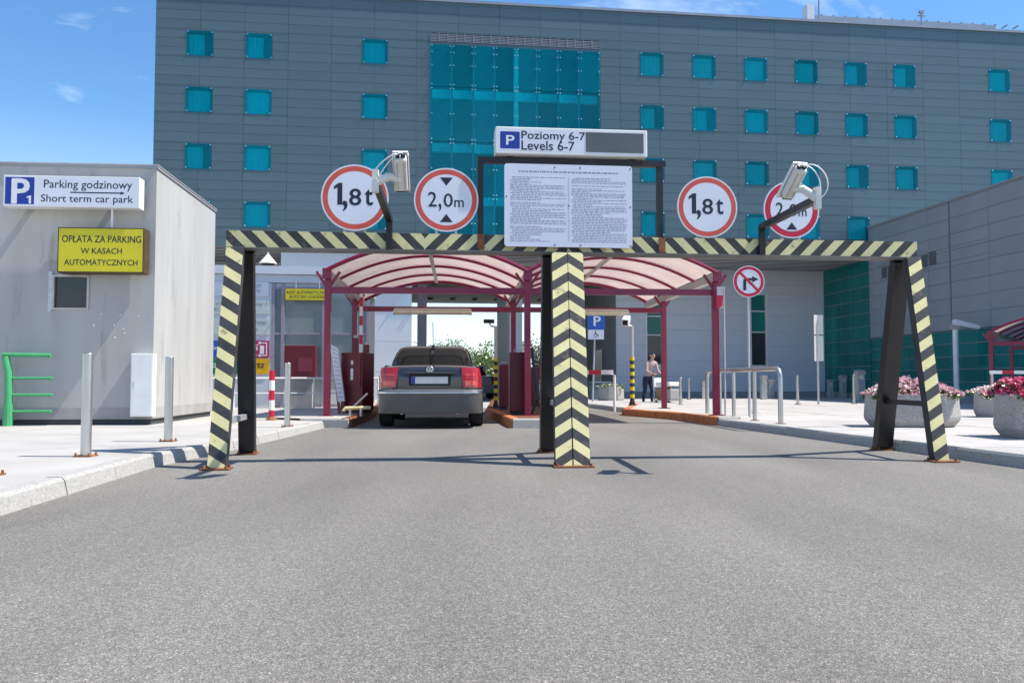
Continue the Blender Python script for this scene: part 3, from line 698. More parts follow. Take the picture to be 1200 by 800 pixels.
lleg = striped_plate((fl.x, fl.y, 0.016), tl, 0.165, -0.62, 0.205, bar_, 0.02)
foot(fl.x, fl.y)
rl = LF(290, 532); a_ = F.hit(285, 291, 0.06); leg((a_[0] + 0.02, 0.08, zB - 0.014), (rl.x, rl.y, 0.016), 0.17, 0.12, 'black'); foot(rl.x, rl.y, 0.22)
fr = LF(1104, 541); ft = F.hit(1071, 303, VF - 0.055); tr_ = Vector((ft[0], VF - 0.055, zB - 0.014))
striped_plate((fr.x, fr.y, 0.016), tr_, 0.15, 0.62, 0.205, bar_, 0.08); foot(fr.x, fr.y)
rr = LF(1034, 527); a_ = F.hit(1056, 303, 0.06); leg((a_[0], 0.08, zB - 0.014), (rr.x, rr.y, 0.016), 0.17, 0.12, 'black', w1=0.185); foot(rr.x, rr.y, 0.22)
# middle trestle: two angled plates meeting at a seam
fc = LF(671.5, 547); tcx = F.hit(665, 291, VF - 0.06)[0]
for sg in (-1, 1):
    w = 0.157
    striped_plate((fc.x + sg * 0.085, fc.y + 0.0, 0.016), (tcx + sg * 0.081, VF - 0.055, zB - 0.014), w, 0.66 * -sg, 0.200, bar_, 0.055 if sg < 0 else 0.055 + 0.66 * w)
k = MB(); k.bar((fc.x, fc.y + 0.055, 0.016), (tcx, VF - 0.0, zB - 0.014), 0.05, 0.09, 'black'); k.build('seam_bar', bar_)
foot(fc.x, fc.y, 0.38, 0.2)
rc = LF(641, 530); a_ = F.hit(641, 291, 0.06); leg((a_[0] + 0.03, 0.08, zB - 0.014), (rc.x, rc.y, 0.016), 0.16, 0.13, 'black'); foot(rc.x, rc.y, 0.22)
def brace(p0, t0, p1, t1, f, m='galv'):
    a = Vector(p0).lerp(Vector(t0), f); c = Vector(p1).lerp(Vector(t1), f)
    k = MB(); k.bar(a, c, 0.05, 0.055, m); k.build('brace', bar_)
brace((fl.x + 0.03, fl.y + 0.1, 0), (tl.x + 0.03, VF, zB), (rl.x - 0.0, rl.y - 0.06, 0), (tl.x, 0.08, zB), 0.20)
brace((fr.x, fr.y + 0.1, 0), (tr_.x, VF, zB), (rr.x, rr.y - 0.06, 0), (tr_.x - 0.1, 0.08, zB), 0.27, 'black')
brace((fc.x - 0.05, fc.y + 0.1, 0), (tcx, VF, zB), (rc.x, rc.y - 0.06, 0), (tcx, 0.08, zB), 0.27)
# portal on the beam that carries the level sign
uPa = F.hit(563, 250, -0.02)[0]; uPb = F.hit(773, 250, -0.02)[0]; zP = F.hit(668, 187, -0.02)[1]
b = MB()
b.box(uPa - 0.03, uPa + 0.03, -0.05, 0.01, zT + 0.001, zP - 0.061, 'black'); b.build('portal_post', bar_)
b = MB(); b.box(uPb - 0.03, uPb + 0.03, -0.05, 0.01, zT + 0.001, zP - 0.061, 'black'); b.build('portal_post', bar_)
b = MB(); b.box(uPa - 0.03, uPb + 0.06, -0.055, 0.015, zP - 0.06, zP, 'black'); b.build('portal_bar', bar_)
for u in (uPa, uPb):
    b = MB(); b.box(u - 0.035, u + 0.035, VF - 0.008, VF - 0.002, zB + 0.01, zT, 'rust'); b.build('bracket', bar_)
def fthing(name, label, cat, u, v, w, group=None, rz=0.0):
    return thing(name, label, cat, F.world(u, v, w), FA + rz, group)
# level sign
x0, z1 = F.hit(581, 147.5, -0.16); x1, z0 = F.hit(759, 187, -0.16); z1 = (z1 + F.hit(759, 153, -0.16)[1]) / 2; z0 = zP + 0.012
W_, H_ = x1 - x0, z1 - z0
sg = fthing('level_sign', 'long white lightbox sign reading Poziomy 6-7 Levels 6-7 above the barrier beam', 'sign', (x0 + x1) / 2, 0, z0)
b = MB(); b.box(-W_ / 2, W_ / 2, -0.15, 0.08, 0, H_, 'white'); b.build('housing', sg, bevel=0.008)
flat([(-W_ / 2 + 0.03, 0.03), (W_ / 2 - 0.03, 0.03), (W_ / 2 - 0.03, H_ - 0.03), (-W_ / 2 + 0.03, H_ - 0.03)], -0.1505, 'sign_white', sg, 'sign_face')
xa = -W_ / 2
flat(rounded(xa + 0.045, xa + 0.045 + W_ * 0.128, 0.05, H_ - 0.05, 0.012), -0.151, 'blue', sg, 'parking_symbol')
text('P', xa + 0.045 + W_ * 0.04, xa + 0.045 + W_ * 0.092, 0.09, H_ - 0.09, -0.1515, 'white', sg, 0.03)
text('Poziomy 6-7', xa + W_ * 0.168, xa + W_ * 0.585, H_ * 0.47, H_ * 0.86, -0.151, 'ink', sg, 0.018)
text('Levels 6-7', xa + W_ * 0.168, xa + W_ * 0.515, H_ * 0.15, H_ * 0.50, -0.151, 'ink', sg, 0.018)
k = MB(); k.box(W_ * 0.09, W_ / 2 - 0.04, -0.153, -0.1507, 0.035, H_ - 0.035, 'display'); k.build('display_panel', sg)
for u in (uPa + 0.3, uPb - 0.3):
    k = MB(); k.box(u - (x0 + x1) / 2 - 0.03, u - (x0 + x1) / 2 + 0.03, -0.05, 0.01, -0.012, 0.0, 'black'); k.build('mount', sg)
# notice board with small print
x0, z1 = F.hit(591, 191, VF - 0.05); x1, z0 = F.hit(741, 291, VF - 0.05); z1 = (z1 + F.hit(741, 196, VF - 0.05)[1]) / 2
W_, H_ = x1 - x0, z1 - z0
nb = fthing('notice_board', 'white two column notice of fine print fixed to the middle of the barrier beam', 'notice board', (x0 + x1) / 2, VF - 0.06, z0)
b = MB(); b.prism_y(rounded(-W_ / 2, W_ / 2, 0, H_, 0.03), 0.0, 0.02, 'sign_lilac', 'alu'); b.build('board', nb)
rnd = random.Random(3)
b = MB()
def words(xa, xb, z, h, m):
    x = xa
    while x < xb:
        w = rnd.uniform(0.012, 0.05); e = min(x + w, xb)
        b.add([(x, -0.0006, z), (e, -0.0006, z), (e, -0.0006, z + h), (x, -0.0006, z + h)], [(0, 1, 2, 3)], m); x = e + 0.009
words(-W_ * 0.39, W_ * 0.39, H_ - 0.085, 0.014, 'grey_ink')
for cx0, cx1 in ((-W_ * 0.455, -0.03), (0.03, W_ * 0.455)):
    z = H_ - 0.14
    while z > 0.05:
        if rnd.random() < 0.10: z -= 0.013; continue
        ind = rnd.choice((0, 0, 0.02)); words(cx0 + ind, cx0 + ind + (cx1 - cx0 - ind) * rnd.choice((1, 1, 0.96, 0.98, 0.55, 0.7, 0.35)), z, 0.0065, 'grey_ink'); z -= 0.0165
b.build('fine_print', nb, fix=False)['kind'] = 'stuff'
b = MB(); b.add([(-0.002, -0.002, 0.06), (0.002, -0.002, 0.06), (0.002, -0.002, H_ - 0.13), (-0.002, -0.002, H_ - 0.13)], [(0, 1, 2, 3)], 'grey_ink'); b.build('column_rule', nb, fix=False)
k = MB(); k.tube([(0, 0.0, 0), (0, -0.002, 0)], 0.008, 'ink', 8); sme = k.mesh('screw')
for x in (-W_ * 0.11, W_ * 0.09, W_ * 0.485):
    for z in (0.02, H_ - 0.03): link('screw', sme, nb).location = (x, 0, z)
link('screw', sme, nb).location = (0, 0, H_ * 0.5); link('screw', sme, nb).location = (W_ * 0.485, 0, H_ * 0.5); link('screw', sme, nb).location = (-W_ * 0.485, 0, H_ * 0.6)
# the four round signs standing on the beam
def round_sign(px, py, d, ringm, content, label, name, v=VF + 0.02, ring=0.72, rzz=0.0):
    u, w = F.hit(px, py, v); r = d / 2 * (F.world(u, v).y) / 1000
    t = fthing(name, label, 'road sign', u, v, w, rz=rzz)
    k = MB(); k.prism_y(disc(0, 0, r), -0.012, 0.012, 'sign_white', 'alu'); k.build('plate', t)
    ring_flat(0, 0, r * 0.955, r * ring, -0.0124, ringm, t, 'ring')
    if content == 'w':
        numeral_one(-0.62 * r, -0.37 * r, -0.22 * r, 0.44 * r, -0.0128, 'ink', t, 0.58)
        text(',', -0.36 * r, -0.22 * r, -0.40 * r, -0.10 * r, -0.0128, 'ink', t, 0.03)
        text('8', -0.16 * r, 0.18 * r, -0.23 * r, 0.27 * r, -0.0128, 'ink', t, 0.025)
        text('t', 0.30 * r, 0.52 * r, -0.22 * r, 0.25 * r, -0.0128, 'ink', t, 0.035)
    else:
        text('2', -0.56 * r, -0.30 * r, -0.22 * r, 0.24 * r, -0.0128, 'ink', t, 0.012)
        text(',', -0.24 * r, -0.15 * r, -0.36 * r, -0.12 * r, -0.0128, 'ink', t, 0.01)
        text('0', -0.08 * r, 0.20 * r, -0.22 * r, 0.20 * r, -0.0128, 'ink', t, 0.012)
        text('m', 0.25 * r, 0.54 * r, -0.22 * r, -0.0 * r, -0.0128, 'ink', t, 0.02)
        for s_ in (-1, 1):
            flat([(0, s_ * 0.44 * r), (0.20 * r * s_, s_ * 0.70 * r), (-0.20 * r * s_, s_ * 0.70 * r)], -0.0128, 'ink', t, 'arrow_head')
    for x in (-0.3 * r, 0.3 * r):
        k = MB(); k.box(x - 0.015, x + 0.015, 0.0125, 0.035, zT + 0.002 - w, 0.5 * r, 'galv'); k.build('bracket', t)
    return t
round_sign(416, 232, 79, 'faded_red', 'w', 'round faded red weight limit sign 1,8t over the left lane beside a camera', 'weight_limit_sign', ring=0.80)
round_sign(523, 234.5, 76, 'faded_red', 'h', 'round faded red height limit sign 2,0m with two black triangles over the left lane', 'height_limit_sign', ring=0.80)
round_sign(828.5, 243, 73, 'faded_red', 'w', 'round faded red weight limit sign 1,8t over the right lane', 'weight_limit_sign', ring=0.80)
round_sign(927, 246, 68, 'red', 'h', 'round bright crimson height limit sign 2,0m behind a camera arm', 'height_limit_sign', ring=0.76)
# security cameras on cranked arms that reach towards the viewer
def sec_cam(base_px, knee_px, tip_px, Ytip, rear_px, Yr, front_px, Yf, wid, label, side):
    u, w = F.hit(base_px[0], base_px[1], VF - 0.03); b0 = F.world(u, VF - 0.03, 0); kz = F.hit(base_px[0], knee_px[1], VF - 0.03)[1]
    t = thing('security_camera', label, 'camera', (b0.x, b0.y, zB), 0)
    o = Vector(t.location)
    tip = at(tip_px[0], tip_px[1], Ytip) - o; rear = at(rear_px[0], rear_px[1], Yr) - o; front = at(front_px[0], front_px[1], Yf) - o
    knee = Vector((0, 0, kz - zB))
    k = MB(); k.bar((0, 0, 0.0), knee + Vector((0, 0, 0.02)), 0.06, 0.05, 'black'); k.bar(knee, tip, 0.06, 0.06, 'black'); k.build('arm', t)
    c = rear.lerp(front, 0.62); 
    k = MB(); k.bar(tip + Vector((0, 0, -0.09)), tip + Vector((0, 0, 0.10)), 0.05, 0.06, 'housing'); k.tube([tip, tip.lerp(c, 0.55) + Vector((0, 0, 0.02)), c + Vector((0, 0, -0.03))], 0.042, 'housing', 10, r1=0.028); k.build('bracket', t, smooth=True)
    ax = (front - rear).normalized(); sd = Vector((1, 0.1, 0)); sd = (sd - ax * sd.dot(ax)).normalized(); up = sd.cross(ax); up = -up if up.z < 0 else up
    k = MB(); k.bar(rear, front, wid, wid * 0.82, 'housing', side=sd); hb = k.build('housing', t, bevel=0.018)
    k = MB(); off = up * wid * 0.5; k.bar(rear + off + ax * -0.015, front + off + ax * 0.06, wid * 1.22, 0.014, 'white', side=sd)
    for s_ in (-1, 1): k.bar(rear + off * 0.72 + sd * s_ * wid * 0.61, front + off * 0.72 + ax * 0.05 + sd * s_ * wid * 0.61, 0.008, wid * 0.32, 'white', side=sd)
    k.build('sunshield', t)
    k = MB()
    for s_ in (-0.28, 0.28): k.bar(rear - up * wid * 0.415 + sd * s_ * wid + ax * 0.03, front - up * wid * 0.415 + sd * s_ * wid - ax * 0.03, 0.012, 0.006, 'galv', side=sd)
    k.build('underside_rail', t)
    k = MB(); k.bar(front, front + ax * 0.012, wid * 0.8, wid * 0.62, 'darkglass', side=sd); k.build('lens_window', t)
    k = MB()
    for s_ in (-1, 1): k.tube([rear - ax * 0.0 + sd * s_ * wid * 0.22, rear - ax * 0.03 + sd * s_ * wid * 0.22], 0.02, 'ink', 10)
    k.build('cable_gland', t)
    for s_ in (-1, 1):
        k = MB(); p0 = rear - ax * 0.028 + sd * s_ * wid * 0.22; p3 = tip + Vector((0.02 * s_, -0.02, 0.0))
        p1 = p0 - ax * 0.06 + Vector((side * 0.16, -0.05, -0.01 + 0.02 * s_)); p2 = p3 + Vector((side * 0.20 + 0.03 * s_, -0.05, 0.10))
        pts = []
        for i in range(11):
            f = i / 10; pts.append(p0 * (1 - f) ** 3 + p1 * 3 * f * (1 - f) ** 2 + p2 * 3 * f * f * (1 - f) + p3 * f ** 3)
        k.tube(pts, 0.0055, 'wire', 6); k.build('cable', t, smooth=True)
sec_cam((456, 289), (455, 257), (440, 213), 7.05, (469, 184), 7.0, (471, 221), 7.27, 0.105, 'white security camera on a cranked black arm beside the left faded 1,8t sign', 0.02)
sec_cam((893, 297), (893, 266), (958, 233), 7.4, (939, 197), 7.35, (922, 230), 7.62, 0.105, 'white security camera on a cranked black arm before the crimson 2,0m sign', 0.55)

# ------------------------------------------------------------------ booth on the left pavement
PZ = 0.117
Bo = Fr(*G(178, 497.5, PZ).xy, R(4.6))
booth = thing('booth', 'grey rendered flat roofed booth with white and yellow parking signs on its front', 'booth', (Bo.o.x, Bo.o.y, PZ), Bo.a)
bh = Bo.hit(178, 197.5, 0)[1] - PZ; dep = Bo.hitu(250, 400, 0.0)[0]
wx0, wx1, wz0, wz1 = rectpx(Bo, 62, 104, 322, 363, 0.0); wz0 -= PZ; wz1 -= PZ
b = MB()
for r in subtract((-7, 0, 0.09, bh), (wx0, wx1, wz0, wz1)): b.box(r[0], r[1], 0.0, 0.2, r[2], r[3], 'render')
b.box(-0.2, 0.0, 0.2, dep, 0.09, bh, 'render'); b.box(-7, -0.2, dep - 0.2, dep, 0.09, bh, 'render'); b.box(-7, -6.8, 0.2, dep - 0.2, 0.09, bh, 'render')
b.build('wall', booth)
b = MB(); b.box(-6.98, 0.006, -0.006, dep, 0.10, 0.27, 'plinth'); b.box(-6.95, -0.03, 0.03, dep - 0.03, 0, 0.089, 'dark'); b.build('plinth', booth)
b = MB(); b.box(-7.05, 0.02, -0.02, dep + 0.02, bh + 0.001, bh + 0.04, 'greywall'); b.box(-7.06, 0.03, -0.03, dep + 0.03, bh + 0.04, bh + 0.06, 'alu'); b.build('roof_edge', booth)
b = MB()
for q in ((wx0, wx1, wz1 - 0.03, wz1), (wx0, wx1, wz0, wz0 + 0.03), (wx0, wx0 + 0.03, wz0 + 0.03, wz1 - 0.03), (wx1 - 0.03, wx1, wz0 + 0.03, wz1 - 0.03)): b.box(q[0], q[1], -0.02, 0.12, q[2], q[3], 'alu')
b.box(wx0 - 0.06, wx0 - 0.002, -0.015, 0.1, wz0 - 0.03, wz1 + 0.05, 'galv')
wo = b.build('window', booth)
k = MB(); k.box(wx0 + 0.031, wx1 - 0.031, 0.03, 0.04, wz0 + 0.031, wz1 - 0.031, 'darkglass'); k.build('pane', wo)
# filler patches on the render
k = MB()
for px, py in ((119, 368), (141, 369), (134, 381), (135, 395), (110, 381), (162, 370), (146, 390), (145, 385)):
    u, w = Bo.hit(px, py, -0.002); n = 7; rr_ = random.uniform(0.008, 0.018)
    k.add([(u + rr_ * random.uniform(0.6, 1.3) * math.cos(6.283 * i / n), -0.003, w - PZ + rr_ * random.uniform(0.6, 1.2) * math.sin(6.283 * i / n)) for i in range(n)], [tuple(range(n))], 'white')
k.build('filler_spot', booth, fix=False)['kind'] = 'stuff'
def bthing(name, label, cat, u, v, w): return thing(name, label, cat, Bo.world(u, v, w), Bo.a)
VS = -0.34
x0, z1 = Bo.hit(4.5, 205, VS); x1, z0 = Bo.hit(163, 244, VS); W_, H_ = x1 - x0, z1 - z0
ps = bthing('parking_sign', 'white lightbox sign reading Parking godzinowy Short term car park with blue P1', 'sign', x0, VS, z0)
b = MB(); b.box(0, W_, 0, 0.22, 0, H_, 'white'); b.build('housing', ps, bevel=0.006)
flat([(0.015, 0.02), (W_ - 0.015, 0.02), (W_ - 0.015, H_ - 0.02), (0.015, H_ - 0.02)], -0.0005, 'sign_white', ps, 'sign_face')
flat([(0.025, 0.035), (W_ * 0.225, 0.035), (W_ * 0.225, H_ - 0.03), (0.025, H_ - 0.03)], -0.001, 'blue', ps, 'parking_symbol')
text('P', W_ * 0.065, W_ * 0.185, 0.05, H_ - 0.06, -0.0015, 'white', ps, 0.045)
numeral_one(W_ * 0.17, W_ * 0.203, 0.045, 0.17, -0.0015, 'white', ps, 0.5)
text('Parking godzinowy', W_ * 0.295, W_ * 0.945, H_ * 0.53, H_ * 0.87, -0.001, 'ink', ps, 0.008)
text('Short term car park', W_ * 0.275, W_ * 0.955, H_ * 0.09, H_ * 0.40, -0.001, 'ink', ps, 0.008)
flat([(W_ * 0.49, H_ * 0.455), (W_ * 0.86, H_ * 0.455), (W_ * 0.86, H_ * 0.42), (W_ * 0.895, H_ * 0.475), (W_ * 0.86, H_ * 0.53), (W_ * 0.86, H_ * 0.495), (W_ * 0.49, H_ * 0.495)], -0.001, 'ink', ps, 'arrow')
for x in (0.4, W_ - 0.4):
    k = MB(); k.box(x - 0.03, x + 0.03, 0.221, -VS - 0.002, H_ * 0.4, H_ * 0.6, 'galv'); k.build('bracket', ps)
xp = Bo.hit(132, 255, -0.2)[0]; zp1 = z0; 
x0y, z1y = Bo.hit(68, 266, -0.30); x1y, z0y = Bo.hit(168, 320, -0.30); W2, H2 = x1y - x0y, z1y - z0y
k = MB(); k.tube([(xp - x0, 0.12, 0), (xp - x0, 0.12, z1y - z0 + 0.002)], 0.018, 'white', 10); k.build('conduit', ps)
ys = bthing('pay_sign', 'yellow board reading opłata za parking w kasach automatycznych on the booth front', 'sign', x0y, -0.30, z0y)
b = MB(); b.box(0, W2, 0, 0.26, 0, H2, 'frame_brown'); b.build('frame', ys, bevel=0.004)
flat([(0.018, 0.018), (W2 - 0.018, 0.018), (W2 - 0.018, H2 - 0.018), (0.018, H2 - 0.018)], -0.0006, 'yellow', ys, 'sign_face')
text('OPŁATA ZA PARKING', W2 * 0.05, W2 * 0.965, H2 * 0.67, H2 * 0.82, -0.0012, 'ink', ys, 0.02)
text('W KASACH', W2 * 0.27, W2 * 0.745, H2 * 0.42, H2 * 0.545, -0.0012, 'ink', ys, 0.02)
text('AUTOMATYCZNYCH', W2 * 0.08, W2 * 0.93, H2 * 0.165, H2 * 0.29, -0.0012, 'ink', ys, 0.02)
# white cabinet on the booth corner
cx0, cz1 = Bo.hit(153.5, 414, -0.18); cx1, cz0 = Bo.hit(174, 488, -0.18)
cb = bthing('meter_cabinet', 'plain white metal cabinet on the corner of the grey booth', 'cabinet', cx0, -0.18, cz0)
b = MB(); b.box(0, 0.0 - cx0 + 0.06, 0, 0.17, 0, cz1 - cz0, 'white'); b.build('body', cb, bevel=0.008)
k = MB(); k.box(0.02, -cx0 + 0.04, -0.006, -0.001, 0.02, cz1 - cz0 - 0.02, 'white'); k.box(0.05, 0.06, -0.012, -0.006, 0.45, 0.55, 'galv'); k.build('door', cb)

# ------------------------------------------------------------------ kiosk with the pay stations
K = Fr(*G(300, 477, PZ).xy, SITE)
ki = thing('pay_kiosk', 'pale glazed pay station kiosk behind the left barrier leg with hire car boards', 'kiosk', (K.o.x, K.o.y, PZ), SITE)
def kp(px, py, v=0.0):
    u, w = K.hit(px, py, v); return u, w - PZ
ku0, ku1 = kp(205, 400)[0], kp(432, 400)[0]; kh = kp(380, 313)[1]; kb = kp(380, 332)[1]; ug = kp(319, 400)[0]
b = MB()
b.box(ku0, ug - 0.02, 0.0, 0.15, 0, kb - 0.01, 'white_wall'); b.build('wall', ki)
b = MB(); b.box(ku0, ku1, -0.02, 4.5, kb + 0.005, (kb + kh) / 2 - 0.005, 'white_wall'); b.build('fascia', ki)
b = MB(); b.box(ku0, ku1, -0.10, 4.5, (kb + kh) / 2 + 0.005, kh, 'white_wall'); b.build('fascia', ki)
b = MB(); b.box(ku0, ku0 + 0.15, 0.151, 4.4, 0, kb - 0.01, 'white_wall'); b.box(ku0 + 0.15, ku1, 4.3, 4.45, 0, kb - 0.01, 'greywall'); b.box(ku0, ku1 - 0.05, 0.1, 4.3, 0.0, 0.02, 'plinth'); b.build('wall', ki)
# glazed front: posts, rails, panes
gx = [319.5, 331, 379, 414, 431]; gux = [kp(x, 400)[0] for x in gx]
zr = [0.02, kp(380, 443)[1], kp(380, 391)[1], kp(380, 338)[1]]
for u in gux:
    k = MB(); k.box(u - 0.045, u + 0.045, -0.01, 0.09, 0, kb - 0.01, 'purple'); k.build('glazing_post', ki)
for z in (0.06, zr[1], zr[2], zr[3]):
    k = MB(); k.box(gux[0] + 0.046, gux[-1] - 0.046, 0.0, 0.08, z - 0.03, z + 0.03, 'purple'); k.build('glazing_rail', ki)
for i in range(4):
    for j in range(3):
        k = MB(); z0_ = (0.09, zr[1] + 0.03, zr[2] + 0.03)[j]; z1_ = (zr[1], zr[2], zr[3])[j] - 0.03
        k.box(gux[i] + 0.046, gux[i + 1] - 0.046, 0.03, 0.045, z0_, z1_, 'winglass' if j else 'panel_g'); k.build('pane', ki)
k = MB(); k.box(gux[0] + 0.05, gux[-1] - 0.05, 0.03, 0.045, zr[3] + 0.031, kb - 0.02, 'panel_g'); k.build('transom_panel', ki)
# inside: a panelled side wall and a blue back window
a_ = kp(365, 395, 3.0); c_ = kp(404, 405, 3.0)
k = MB(); k.box(a_[0], c_[0] + 0.4, 4.27, 4.295, kp(380, 405, 4)[1], kp(380, 366, 4)[1], 'skyglass'); k.build('back_window', ki)
k = MB(); k.box(a_[0] - 0.08, a_[0] - 0.005, 4.2, 4.295, 0.03, kp(380, 362, 4)[1], 'ink'); k.build('back_window_frame', ki)
for i in range(7):
    k = MB(); k.box(gux[0] + 0.25, gux[0] + 0.28, 0.4 + i * 0.55, 0.9 + i * 0.55, 0.05, kb - 0.3, 'panel_g'); k.build('inner_panel', ki)
# boards with writing
def kboard(x0, x1, y0, y1, m, name):
    u0, w1 = kp(x0, y0, -0.03); u1, w0 = kp(x1, y1, -0.03)
    k = MB(); k.box(u0, u1, -0.03, -0.002, w0, w1, m); return k.build(name, ki), (u0, u1, w0, w1)
def ktext(s, r, fx0, fx1, fz0, fz1, m, parent, bold=0.01, shear=0.0):
    u0, u1, w0, w1 = r
    return text(s, u0 + (u1 - u0) * fx0, u0 + (u1 - u0) * fx1, w0 + (w1 - w0) * fz0, w0 + (w1 - w0) * fz1, -0.034, m, parent, bold, shear=shear)
o, r = kboard(249, 315, 330, 347, 'sign_white', 'direction_board'); ktext('PŁATNY', r, 0.52, 0.87, 0.60, 0.88, 'grey_ink', o); ktext('POSTÓJ', r, 0.50, 0.84, 0.26, 0.52, 'grey_ink', o)
o, r = kboard(249, 315, 351, 368, 'panel_g', 'direction_board'); ktext('Wyjazd  poziomie 1', r, 0.05, 0.96, 0.55, 0.85, 'grey_ink', o); ktext('Exit only', r, 0.04, 0.78, 0.16, 0.42, 'grey_ink', o)
o, r = kboard(249, 315, 372, 392, 'panel_g', 'direction_board'); ktext('rent  car exchange', r, 0.3, 0.96, 0.60, 0.86, 'grey_ink', o); ktext('only', r, 0.66, 0.82, 0.22, 0.42, 'grey_ink', o)
o, r = kboard(280, 315, 399, 419, 'pink', 'hire_board'); ktext('AVIS', r, 0.05, 0.64, 0.42, 0.78, 'white', o, 0.03, 0.2); ktext('POLSKA', r, 0.05, 0.60, 0.12, 0.26, 'white', o)
u0, u1, w0, w1 = r; wd = u1 - u0; hg = w1 - w0
for nm, q in (('symbol', (0.70, 0.84, 0.22, 0.72)), ('arrow', (0.90, 0.94, 0.10, 0.90)), ('arrow', (0.70, 0.90, 0.84, 0.90)), ('arrow', (0.70, 0.90, 0.10, 0.16))):
    flat([(u0 + wd * q[0], w0 + hg * q[2]), (u0 + wd * q[1], w0 + hg * q[2]), (u0 + wd * q[1], w0 + hg * q[3]), (u0 + wd * q[0], w0 + hg * q[3])], -0.034, 'white', o, nm)
for s_, zc in ((1, 0.87), (1, 0.13)):
    flat([(u0 + wd * 0.62, w0 + hg * zc), (u0 + wd * 0.72, w0 + hg * (zc - 0.1)), (u0 + wd * 0.72, w0 + hg * (zc + 0.1))], -0.036, 'white', o, 'arrow_head')
o, r = kboard(280, 315, 420, 438, 'amber', 'hire_board'); ktext('Hertz', r, 0.12, 0.86, 0.40, 0.80, 'ink', o, 0.03, 0.25)
o, r = kboard(249, 279, 399, 419, 'sky_blue', 'hire_board'); ktext('Europ', r, 0.02, 0.32, 0.4, 0.7, 'white', o)
o, r = kboard(249, 279, 420, 438, 'green_b', 'hire_board'); ktext('car', r, 0.02, 0.2, 0.4, 0.7, 'white', o)
# yellow hanging sign under the kiosk fascia
a_ = K.hit(334, 337.5, -0.45); c_ = K.hit(384, 352.5, -0.45)
pw = thing('pay_station_sign', 'small yellow hanging sign reading kasy automatyczne auto pay stations', 'sign', K.world(a_[0], -0.45, c_[1]), SITE)
w_, h_ = c_[0] - a_[0], a_[1] - c_[1]
k = MB(); k.box(0, w_, 0, 0.06, 0, h_, 'rust'); k.build('frame', pw)
flat([(0.015, 0.015), (w_ - 0.015, 0.015), (w_ - 0.015, h_ - 0.015), (0.015, h_ - 0.015)], -0.003, 'yellow', pw, 'sign_face')
text('KASY AUTOMATYCZNE', w_ * 0.05, w_ * 0.97, h_ * 0.56, h_ * 0.80, -0.006, 'ink', pw, 0.01); text('AUTO PAY STATIONS', w_ * 0.10, w_ * 0.95, h_ * 0.20, h_ * 0.44, -0.006, 'ink', pw, 0.01)
for x in (w_ * 0.25, w_ * 0.8):
    k = MB(); k.tube([(x, 0.03, h_), (x, 0.03, kb + PZ - c_[1] + 0.012), (x, 0.42, kb + PZ - c_[1] + 0.012)], 0.012, 'galv', 8); k.build('hanger', pw)
# burgundy pay machine in front of the glass
a_ = K.hit(333, 404.5, -0.75); c_ = K.hit(369, 476, -0.75)
pm = thing('pay_machine', 'dull burgundy pay machine in front of the kiosk glazing', 'machine', K.world(a_[0], -0.75, PZ), SITE)
w_, h_ = c_[0] - a_[0], a_[1] - PZ
k = MB(); k.box(0, w_, 0, 0.45, 0.75, h_, 'maroon_d'); k.build('body', pm, bevel=0.015)
k = MB(); k.box(0.08, w_ - 0.08, 0.05, 0.4, 0.0, 0.749, 'plinth'); k.build('pedestal', pm)
k = MB(); k.box(w_ * 0.45, w_ * 0.9, -0.012, -0.001, 0.95, h_ - 0.32, 'maroon'); k.build('panel', pm)
# cone lamp on the wall above the kiosk
p = B.world(B.hit(314, 302, -0.7)[0], -0.7, B.hit(314, 309, -0.7)[1])
t = thing('cone_lamp', 'white conical lamp hanging under the louvred soffit above the kiosk', 'lamp', p, 0)
k = MB(); k.cyl((0, 0), 0.33, 0.0, 0.33, 'white', 24, r1=0.05); k.build('lamp_shade', t, smooth=True)
k = MB(); k.cyl((0, 0), 0.24, -0.04, -0.001, 'dark', 20); k.build('lamp_opening', t)
zs_ = WB - p.z - 0.02
k = MB(); k.tube([(0, 0, 0.331), (0, 0, zs_ - 0.05), (0, 0.05, zs_), (0, 1.1, zs_)], 0.03, 'white', 8); k.build('stem', t)
# white railing before the kiosk
KR = -1.6
def rail_thing(name, label, frame, pxs, ytop, ymid, v, m, r=0.024, cat='railing', zb=PZ):
    us = [frame.hit(x, ytop, v)[0] for x in pxs]; zt = frame.hit((pxs[0] + pxs[-1]) / 2, ytop, v)[1] - zb
    t = thing(name, label, cat, frame.world(us[0], v, zb), frame.a)
    for u in us:
        k = MB(); k.cyl((u - us[0], 0), r, 0, zt - r * 0.8, m, 8); k.build('post', t, smooth=True)
    zs = [zt] + [frame.hit((pxs[0] + pxs[-1]) / 2, y, v)[1] - zb for y in ymid]
    for i, z in enumerate(zs):
        k = MB(); k.tube([(-0.02, 0, z), (us[-1] - us[0] + 0.02, 0, z)], r if i == 0 else r * 0.55, m, 8); k.build('rail', t, smooth=True)
    return t
rail_thing('railing', 'white tubular railing in front of the glazed pay kiosk', K, (232, 274, 321, 368, 427), 443, (460.5,), KR, 'white')
rail_thing('railing', 'short white railing beyond the ticket machine left of the dark car', K, (427, 443), 443, (455, 462), 1.4, 'white')

